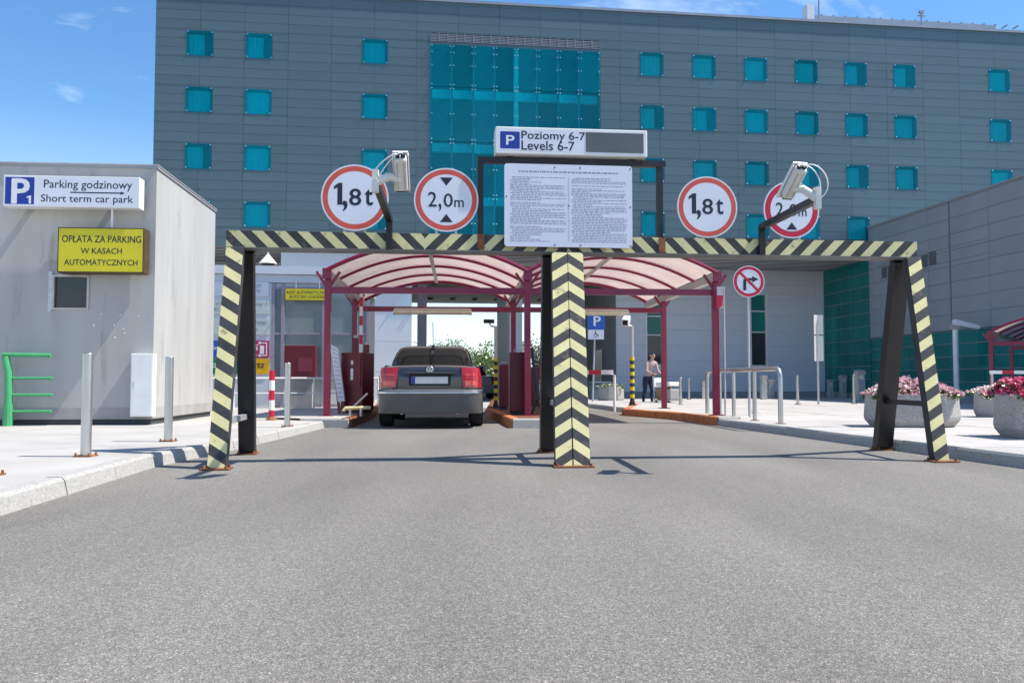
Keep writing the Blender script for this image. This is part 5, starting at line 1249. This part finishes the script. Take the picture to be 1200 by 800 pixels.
# green rack at the left edge
g_ = G(9, 499, PZ); Yr = g_.y
t = thing('green_rack', 'bright green tubular rack with four arms in front of the grey booth', 'rack', g_, Bo.a)
zt = at(9, 415.5, Yr).z - PZ; ln = at(60, 415, Yr).x - g_.x
k = MB(); k.tube([(0, 0, 0.0), (0, 0, zt * 0.45), (-0.01, 0.0, zt * 0.75), (-0.06, 0.0, zt - 0.03)], 0.06, 'green_p', 12); k.build('post', t, smooth=True)
k = MB(); k.cyl((0, 0), 0.075, 0, 0.35, 'green_p', 12); k.build('sleeve', t)
k = MB(); k.tube([(-0.10, 0, zt), (ln * 0.95, 0, zt - 0.01)], 0.033, 'green_p', 10); k.build('arm', t, smooth=True)
for y in (443, 462.5, 482):
    z = at(9, y, Yr).z - PZ; k = MB(); k.tube([(0.04, 0, z), (ln, 0, z)], 0.022, 'green_p', 10); k.build('arm', t, smooth=True)
# steel handrail on the plaza
H1, H2 = G(829, 484, 0.15), G(915, 496.5, 0.118)
t = thing('handrail', 'curved steel tube handrail with five posts beside the right island', 'handrail', (H1.x, H1.y, 0.118))
d = H2 - H1; zt = at(915, 431.5, H2.y).z - 0.118; dn = Vector((d.x, d.y, 0)).normalized(); L_ = Vector((d.x, d.y)).length
pts = [Vector((0, 0, 0.03)), Vector((0, 0, zt - 0.16))] + [Vector((0, 0, zt - 0.16)) + dn * 0.16 * (1 - math.cos(a)) + Vector((0, 0, 0.16 * math.sin(a))) for a in (0.4, 0.8, 1.2, 1.57)]
pts += [dn * (L_ - 0.16) + Vector((0, 0, zt))] + [dn * (L_ - 0.16 + 0.16 * math.sin(a)) + Vector((0, 0, zt - 0.16 + 0.16 * math.cos(a))) for a in (0.4, 0.8, 1.2, 1.57)] + [dn * L_]
k = MB(); k.tube(pts, 0.040, 'steel', 12); k.build('rail', t, smooth=True)
for f in (0.21, 0.42, 0.70):
    k = MB(); p = dn * L_ * f; k.cyl((p.x, p.y), 0.036, 0.012, zt - 0.02, 'steel', 12); k.build('post', t, smooth=True)
for f in (0.21, 0.42, 0.70, 1.0):
    p = dn * L_ * f; k = MB(); k.cyl((p.x, p.y), 0.085, 0.0, 0.011, 'rust', 12); k.build('base_plate', t)

# ------------------------------------------------------------------ sign poles
g_ = G(879, 488.5, 0.125); c = at(879, 330, g_.y); r = 18.7 / 1000 * g_.y
t = thing('no_right_turn_sign', 'round red ringed no right turn sign on a thin pole by the handrail', 'road sign', g_, R(2))
k = MB(); k.cyl((0, 0.03), 0.025, 0, c.z - g_.z + r * 0.6, 'galv', 10); k.build('pole', t, smooth=True)
cz = c.z - g_.z
k = MB(); k.prism_y(disc(0, cz, r), -0.03, -0.01, 'sign_white', 'alu'); k.build('plate', t)
ring_flat(0, cz, r * 0.95, r * 0.76, -0.033, 'red', t, 'ring')
flat([(-0.36 * r, cz - 0.56 * r), (-0.17 * r, cz - 0.56 * r), (-0.17 * r, cz + 0.06 * r), (0.22 * r, cz + 0.06 * r), (0.22 * r, cz - 0.06 * r), (0.62 * r, cz + 0.14 * r), (0.22 * r, cz + 0.34 * r), (0.22 * r, cz + 0.22 * r), (-0.24 * r, cz + 0.22 * r), (-0.36 * r, cz + 0.10 * r)], -0.034, 'ink', t, 'arrow')
k = MB(); k.add([(-0.62 * r, -0.036, cz + 0.50 * r), (-0.50 * r, -0.036, cz + 0.62 * r), (0.62 * r, -0.036, cz - 0.50 * r), (0.50 * r, -0.036, cz - 0.62 * r)], [(0, 1, 2, 3)], 'red'); k.build('slash', t, fix=False)
# disabled parking sign
g_ = G(694.5, 473, 0.05); Y = g_.y; p0 = at(688.5, 368.5, Y) - g_; p1 = at(709, 397.5, Y) - g_; pm_ = at(700, 386, Y) - g_
t = thing('disabled_parking_sign', 'blue parking sign with a white wheelchair plate below on a leaning pole', 'road sign', g_, 0)
k = MB(); k.tube([(0, 0.04, 0), (at(698, 396, Y).x - g_.x, 0.04, p0.z - 0.05)], 0.03, 'galv', 10); k.build('pole', t, smooth=True)
w_ = p1.x - p0.x
k = MB(); k.box(p0.x, p1.x, -0.01, 0.005, pm_.z, p0.z, 'sky_blue'); k.build('plate', t)
text('P', p0.x + w_ * 0.36, p0.x + w_ * 0.74, pm_.z + 0.13, p0.z - 0.06, -0.014, 'white', t, 0.04)
k = MB(); k.box(p0.x + w_ * 0.02, p1.x - w_ * 0.06, -0.01, 0.005, p1.z, pm_.z - 0.01, 'sign_white'); k.build('lower_plate', t)
cx, czz = p0.x + w_ * 0.48, (p1.z + pm_.z) / 2
ring_flat(cx - 0.01, czz - 0.03, 0.062, 0.045, -0.014, 'ink', t, 'wheelchair_symbol', 18)
k = MB(); k.bar((cx - 0.02, -0.014, czz + 0.08), (cx - 0.005, -0.014, czz), 0.025, 0.002, 'ink'); k.bar((cx - 0.005, -0.014, czz), (cx + 0.05, -0.014, czz - 0.005), 0.022, 0.002, 'ink'); k.bar((cx + 0.05, -0.014, czz - 0.005), (cx + 0.085, -0.014, czz - 0.075), 0.022, 0.002, 'ink')
k.tube([(cx - 0.022, -0.012, czz + 0.10), (cx - 0.022, -0.015, czz + 0.10)], 0.02, 'ink', 10); k.build('wheelchair_symbol', t)
# pole with two blank plates seen from the back
g_ = G(960, 474, 0.118); Y = g_.y
t = thing('blank_plate_pole', 'thin pole carrying two pale blank sign plates, one above the other', 'road sign', g_, R(4))
zt = at(960, 369, Y).z - 0.118; zm = at(960, 392.5, Y).z - 0.118; z0 = at(960, 423, Y).z - 0.118; w_ = (966 - 955) / 1000 * Y
k = MB(); k.cyl((0, 0.05), 0.03, 0, zt - 0.02, 'galv', 10); k.build('pole', t, smooth=True)
for za, zb in ((zm + 0.02, zt), (z0, zm - 0.02)):
    k = MB(); k.prism([(-w_ / 2, -0.05), (0, 0.01), (w_ / 2, -0.05), (w_ / 2, -0.03), (0, 0.03), (-w_ / 2, -0.03)], za, zb, 'housing'); k.build('plate', t)
# white camera lamp pole at the right
g_ = G(1121.5, 472, 0.118); Y = g_.y
t = thing('floodlight_pole', 'white pole with a tilted white floodlight box before the green glass wing', 'lamp pole', g_, 0)
zt = at(1121, 384, Y).z - 0.118
k = MB(); k.cyl((0, 0), 0.085, 0, zt, 'white', 12); k.build('pole', t, smooth=True)
a, c = at(1117, 377.5, Y) - g_, at(1146, 384, Y) - g_
k = MB(); k.bar((a.x, 0.0, a.z), (c.x, -0.05, c.z), 0.26, 0.20, 'white', side=(0, 1, 0), d1=0.12); k.build('lamp_housing', t, bevel=0.03)
k = MB(); k.box(-0.12, 0.10, -0.1, 0.1, zt - 0.05, zt + 0.12, 'alu'); k.build('bracket', t)
# thin grey pole left of the no right turn sign
g_ = G(850, 487, 0.15)
t = thing('thin_pole', 'thin pale pole carrying a small red edged plate beside the tall right canopy post', 'pole', g_, 0)
zt = at(850, 336, g_.y).z - 0.15
k = MB(); k.cyl((0, 0), 0.018, 0, zt, 'alu', 8); k.build('pole', t, smooth=True)
k = MB(); k.box(-0.14, -0.02, -0.03, -0.022, zt - 0.42, zt, 'alu'); k.build('plate', t)
k = MB(); k.add([(-0.14, -0.034, zt - 0.17), (-0.02, -0.034, zt - 0.17), (-0.04, -0.034, zt - 0.36), (-0.10, -0.034, zt - 0.42), (-0.14, -0.034, zt - 0.42)], [(0, 1, 2, 3, 4)], 'red'); k.build('red_mark', t)

# ------------------------------------------------------------------ planters with flowers
def leafquad(k, c, s, m, rnd_):
    a = Vector((rnd_.gauss(0, 1), rnd_.gauss(0, 1), rnd_.gauss(0, 1))).normalized(); b_ = a.orthogonal().normalized() * s * 0.6; a = a * s
    k.add([c - a, c + b_, c + a, c - b_], [(0, 1, 2, 3)], m)
def planter(loc, rz, lx, ly, h, label, fl_label, cols_, seed, top=1.0, bot=0.91, nfl=900, mound=0.22, ch=0.28):
    t = thing('planter', label, 'planter', loc, rz, 'exposed aggregate planters')
    def outl(s_, z):
        x, y, c = lx / 2 * s_, ly / 2 * s_, ch
        c = min(c, min(x, y) * 0.8)
        return [(x - c, -y, z), (x, -y + c, z), (x, y - c, z), (x - c, y, z), (-x + c, y, z), (-x, y - c, z), (-x, -y + c, z), (-x + c, -y, z)]
    rings = [outl(bot * 0.97, 0.0), outl(bot * 0.985, 0.02), outl(0.985, h * 0.20), outl(top, h * 0.30), outl(0.965, h), outl(0.89, h), outl(0.87, h - 0.10)]
    k = MB(); vs = [p for r_ in rings for p in r_]
    k.add(vs, [(i * 8 + j, i * 8 + (j + 1) % 8, (i + 1) * 8 + (j + 1) % 8, (i + 1) * 8 + j) for i in range(6) for j in range(8)] + [tuple(range(8))[::-1]], 'aggregate'); k.build('body', t, bevel=0.012)
    k = MB(); k.add(outl(0.885, h - 0.09), [tuple(range(8))], 'soil'); k.build('soil', t, fix=False)
    f = thing('flowers', fl_label, 'flowers', t.location + Vector((0, 0, h - 0.09)), rz)
    r_ = random.Random(seed); kf, kp_ = MB(), MB()
    def surf(x, y):
        e = max(0, 1 - (abs(x) / (lx * 0.48)) ** 4) * max(0, 1 - (abs(y) / (ly * 0.48)) ** 4)
        return 0.10 + mound * e * (0.75 + 0.25 * math.sin(x * 7 + seed) * math.cos(y * 6 + x * 3))
    for i in range(int(nfl * 1.1)):
        x, y = r_.uniform(-0.47, 0.47) * lx, r_.uniform(-0.47, 0.47) * ly; z = surf(x, y) * r_.uniform(0.15, 0.95)
        leafquad(kf, Vector((x, y, z)), r_.uniform(0.025, 0.055), 'fol', r_)
    for i in range(nfl):
        x, y = r_.uniform(-0.49, 0.49) * lx, r_.uniform(-0.49, 0.49) * ly; z = surf(x, y) * r_.uniform(0.72, 1.08); m = r_.choice(cols_)
        c = Vector((x, y, z)); nrm = Vector((r_.gauss(0, .5), r_.gauss(-0.35, .5), 0.8)).normalized(); u_ = nrm.orthogonal().normalized(); v_ = nrm.cross(u_); s_ = r_.uniform(0.022, 0.036); a0_ = r_.random() * 6
        ps_ = [c + nrm * s_ * 0.25 * (q % 2) + (u_ * math.cos(a0_ + q * 0.6283) + v_ * math.sin(a0_ + q * 0.6283)) * s_ * (1.0 if q % 2 else 0.62) for q in range(10)]
        kp_.add([c - nrm * s_ * 0.2] + ps_, [(0, 1 + q, 1 + (q + 1) % 10) for q in range(10)], m)
    o = kf.build('foliage', f, fix=False); o['kind'] = 'stuff'; o = kp_.build('blossoms', f, fix=False); o['kind'] = 'stuff'
gl, gr = G(1013, 498, 0.118), G(1123, 505, 0.118)
# long planter: visible front face from (1013,497) to (1123,505)
pc_ = at(1068, 480, (gl.y + gr.y) / 2 + 0.45)
planter((pc_.x, pc_.y, 0.118), R(-9), 1.34, 0.80, 0.50, 'long pale exposed aggregate planter behind the right barrier leg', 'mound of pale pink and white flowers in the long planter', ['pinkf', 'pinkf', 'whitef'], 2, nfl=1300)
pc_ = at(1196, 490, 10.55)
planter((pc_.x + 0.27, 10.5, 0.118), R(4), 1.05, 1.0, 0.53, 'square grey exposed aggregate planter at the right edge', 'mound of deep pink flowers in the right edge planter', ['redf', 'redf', 'pinkr', 'pinkr', 'pinkf'], 5, nfl=1300, mound=0.26)
pc_ = at(1164, 470, 16.6)
planter((pc_.x, 16.6, 0.118), R(4), 0.72, 0.72, 0.48, 'small grey planter far back between the lamp pole and the deep pink flowers', 'low white flowers in the small far planter', ['whitef', 'whitef', 'pinkf'], 8, nfl=350, mound=0.10)
pc_ = at(716, 462, 31)
planter((pc_.x, 31, 0.01), R(4), 0.9, 0.9, 0.62, 'rounded pale planter by the pier beyond the right lane boom', 'few green leaves in the planter beyond the boom', ['fol', 'fol', 'whitef'], 11, nfl=200, mound=0.12)
t = thing('grit_bin', 'blue grey plastic bin against the shaded passage wall beyond the boom', 'bin', at(703, 464, 32.5), R(7)); t.location.z = 0.0
k = MB(); k.box(-0.35, 0.35, -0.3, 0.3, 0.02, 0.72, 'bin'); k.build('body', t, bevel=0.03); k = MB(); k.box(-0.38, 0.38, -0.33, 0.33, 0.721, 0.80, 'bin'); k.build('lid', t, bevel=0.02)
k = MB(); k.box(-0.30, 0.30, -0.25, 0.25, 0, 0.019, 'dark'); k.build('base', t)

# ------------------------------------------------------------------ trees beyond the passage
def tree(px, ytop, Y, spread, label, m, seed, n=2600, leaf=0.10, open_=0.6):
    p = at(px, 455, Y); top = at(px, ytop, Y).z; r_ = random.Random(seed)
    t = thing('tree', label, 'tree', (p.x, Y, -0.004), 0, 'trees beyond the passage')
    k = MB(); tops = []
    k.tube([(0, 0, 0), (0.03, 0, top * 0.25), (-0.02, 0.04, top * 0.55)], 0.11, 'bark', 8, r1=0.06)
    for i in range(9):
        a = r_.uniform(0, 6.28); h0 = top * r_.uniform(0.2, 0.55); e = Vector((math.cos(a) * spread * r_.uniform(.4, .85), math.sin(a) * spread * r_.uniform(.4, .85), top * r_.uniform(0.45, 0.92)))
        k.tube([(0, 0, h0), Vector((0, 0, h0)).lerp(e, 0.5) + Vector((0, 0, 0.15)), e], 0.045, 'bark', 6, r1=0.012); tops.append(e)
    k.build('trunk', t, smooth=True)
    for i in range(14): a = r_.uniform(0, 6.28); q = r_.uniform(.1, .9); tops.append(Vector((math.cos(a) * spread * q, math.sin(a) * spread * q, top * r_.uniform(0.25, 0.95))))
    k = MB()
    for i in range(n):
        c = r_.choice(tops); s_ = spread * 0.26
        c = c + Vector((r_.gauss(0, s_), r_.gauss(0, s_), r_.gauss(0, s_ * 0.8)))
        if c.z < 0.3: continue
        leafquad(k, c, leaf * r_.uniform(0.6, 1.3), m, r_)
    o = k.build('crown', t, fix=False); o['kind'] = 'stuff'
tree(557, 402, 62, 1.7, 'bushy mid green tree seen through the passage right of the car roof', 'leaf', 1)
tree(536, 414, 72, 2.0, 'low green tree behind the rear window of the dark saloon', 'leaf', 2)
tree(514, 399, 80, 1.8, 'sparse tree with thin top twigs beyond the dark saloon roof', 'leaf2', 3, n=900)
tree(576, 418, 66, 1.4, 'low rounded tree beside the banded pole beyond the passage', 'leaf', 4)
tree(634, 402, 60, 1.9, 'grey green tree seen right of the middle canopy post', 'leaf2', 5, n=2200)
tree(648, 412, 70, 1.9, 'lower grey green tree half hidden by the middle barrier leg', 'leaf2', 6)
tree(490, 410, 84, 2.2, 'far low tree left of the dark saloon roof beyond the passage', 'leaf2', 7)
k = MB(); r_ = random.Random(21)
for i in range(9000):
    x = r_.uniform(-32, 40); k_ = 1.6 + 0.8 * math.sin(x * 0.7) + 0.4 * math.sin(x * 2.3)
    leafquad(k, Vector((x, 92 + r_.uniform(-2, 2), r_.uniform(0, 1) ** 0.7 * k_)), r_.uniform(0.12, 0.26), 'leaf2', r_)
o = k.build('far_hedge', fix=False); o['kind'] = 'stuff'; tag(o, 'low far hedge line along the end of the road beyond the passage', 'hedge')

# ------------------------------------------------------------------ person with a luggage trolley
PG = G(760, 471, 0.118) if False else at(759, 468, 29.0)
pz = 0.006
per = thing('person', 'person in a pale shirt and dark jeans leaning forward to push a luggage trolley', 'person', (PG.x, 29.0, pz), R(-150))
# local axes: +y is the walking direction, z up; joints with radii
J = {}; E_ = []; RAD = {}
def j(n, p, r_, parent=None):
    J[n] = p; RAD[n] = r_
    if parent: E_.append((parent, n))
j('pelvis', (0, 0, 0.93), .135); j('waist', (0, .05, 1.10), .125, 'pelvis'); j('chest', (0, .14, 1.30), .150, 'waist'); j('upper', (0, .20, 1.43), .120, 'chest')
j('neck', (0, .235, 1.53), .055, 'upper'); j('jaw', (0, .275, 1.60), .068, 'neck'); j('head', (0, .275, 1.69), .092, 'jaw'); j('crown_', (0, .265, 1.755), .072, 'head'); j('nose', (0, .378, 1.655), .014, 'head')
for s_, nm in ((-1, 'a'), (1, 'b')):
    j('hip' + nm, (s_ * .10, 0, .88), .115, 'pelvis')
    st = .12 if s_ < 0 else -.10
    j('knee' + nm, (s_ * .10, st * .7 + .05, .49), .070, 'hip' + nm); j('calf' + nm, (s_ * .10, st * .85 - .02, .33), .062, 'knee' + nm); j('ankle' + nm, (s_ * .10, st, .09), .045, 'calf' + nm)
    j('ball' + nm, (s_ * .105, st + .13, .045), .045, 'ankle' + nm); j('toe' + nm, (s_ * .105, st + .20, .035), .032, 'ball' + nm)
    j('sh' + nm, (s_ * .19, .20, 1.42), .072, 'upper'); j('elbow' + nm, (s_ * .24, .26, 1.14), .048, 'sh' + nm); j('wrist' + nm, (s_ * .20, .50, 1.04), .030, 'elbow' + nm); j('palm' + nm, (s_ * .20, .575, 1.035), .034, 'wrist' + nm)
    for q in range(4):
        x = s_ * .20 + (q - 1.5) * .021; L_f = (.062, .072, .068, .052)[q]
        j(f'f{q}{nm}', (x, .615, 1.045), .010, 'palm' + nm); j(f'g{q}{nm}', (x, .615 + L_f * .55, 1.035), .009, f'f{q}{nm}'); j(f'h{q}{nm}', (x, .615 + L_f * .5, 1.0), .008, f'g{q}{nm}')
    j('t0' + nm, (s_ * .165, .575, 1.02), .011, 'palm' + nm); j('t1' + nm, (s_ * .155, .62, 1.0), .009, 't0' + nm)
names = list(J); me = bpy.data.meshes.new('body'); me.from_pydata([J[n] for n in names], [(names.index(a), names.index(b_)) for a, b_ in E_], [])
bo = link('body', me, per); md = bo.modifiers.new('skin', 'SKIN'); md.use_smooth_shade = True
for i, n in enumerate(names):
    sv = me.skin_vertices[0].data[i]; q = RAD[n]; sv.radius = (q, q * (0.72 if n in ('waist', 'chest', 'upper', 'pelvis') else 1)); sv.use_root = (n == 'pelvis')
md2 = bo.modifiers.new('sub', 'SUBSURF'); md2.levels = 2; md2.render_levels = 2
bpy.context.view_layer.update()
me2 = bpy.data.meshes.new_from_object(bo.evaluated_get(bpy.context.evaluated_depsgraph_get()))
bo.modifiers.clear(); bo.data = me2; bo.name = 'body'
me2.materials.clear()
for m in ('skin', 'shirt', 'jeans', 'rubber', 'hair'): me2.materials.append(M[m])
for p in me2.polygons:
    c = p.center; p.use_smooth = True
    i = 0
    if c.z < .10: i = 3
    elif c.z < .98 and abs(c.x) < .32 and c.y < .38: i = 2
    elif c.z < 1.50 and not (c.y > .28 and c.z < 1.16 and abs(c.x) > .13) and not (c.z > 1.47 and abs(c.x) < .07): i = 1
    elif c.z > 1.70 or (c.z > 1.60 and c.y < .25): i = 4
    p.material_index = i
for s_ in (-1, 1):
    k = MB(); k.tube([(s_ * .032, .352, 1.685), (s_ * .032, .366, 1.685)], .010, 'ink', 8); k.build('eye', per)
    k = MB(); k.tube([(s_ * .088, .27, 1.66), (s_ * .105, .262, 1.67)], .022, 'skin', 8); k.build('ear', per)
k = MB(); k.bar((-.025, .345, 1.605), (.025, .345, 1.605), .008, .012, 'tail'); k.build('mouth', per)
fw = Vector((-math.sin(R(-150)), math.cos(R(-150)))); tb = Vector((PG.x, 29.0)) + fw * 0.62
tr = thing('luggage_trolley', 'silver luggage trolley loaded with bags, pushed by the person', 'trolley', (tb.x, tb.y, pz), R(-150))
k = MB(); k.box(-.28, .28, .05, .85, .16, .20, 'galv'); k.build('deck', tr)
for s_ in (-1, 1):
    k = MB(); k.tube([(s_ * .26, .06, .20), (s_ * .26, .02, .60), (s_ * .26, -.02, 1.0)], .018, 'galv', 8); k.build('frame_tube', tr, smooth=True)
    for y in (.12, .78):
        k = MB(); k.tube([(s_ * .24 - .02, y, .08), (s_ * .24 + .02, y, .08)], .078, 'rubber', 14); k.build('wheel', tr)
k = MB(); k.tube([(-.28, -.02, 1.0), (.28, -.02, 1.0)], .020, 'rubber', 8); k.build('handle', tr)
k = MB(); k.box(-.25, .25, -.01, .03, .62, .92, 'white'); k.build('basket_panel', tr)
def on_trolley(name, label, cat, x0, x1, y0, y1, z0, z1, m, extra=None):
    t = thing(name, label, cat, Vector((tb.x, tb.y, pz)), R(-150))
    k = MB(); k.box(x0, x1, y0, y1, z0, z1, m); k.build('body', t, bevel=0.03)
    if extra: extra(t)
def bag_handle(x, y, z, m):
    def f(t):
        k = MB(); k.tube([(x - .08, y, z), (x - .06, y, z + .09), (x + .06, y, z + .09), (x + .08, y, z)], .010, m, 6); k.build('handle', t, smooth=True)
    return f
on_trolley('paper_bag', 'tan paper bag on the luggage trolley, nearest the person', 'bag', -.24, .0, .10, .38, .205, .62, 'tan', bag_handle(-.12, .24, .62, 'tan'))
on_trolley('brown_bag', 'brown bag standing in the middle of the luggage trolley', 'bag', .02, .25, .12, .40, .205, .58, 'card', bag_handle(.13, .26, .58, 'card'))
on_trolley('suitcase', 'grey suitcase lying at the front of the luggage trolley', 'suitcase', -.24, .24, .43, .82, .205, .55, 'plinth', bag_handle(0, .6, .55, 'rubber'))
on_trolley('white_box', 'white flat box lying on top of the bags on the trolley', 'box', -.24, .26, .12, .80, .64, .78, 'white')
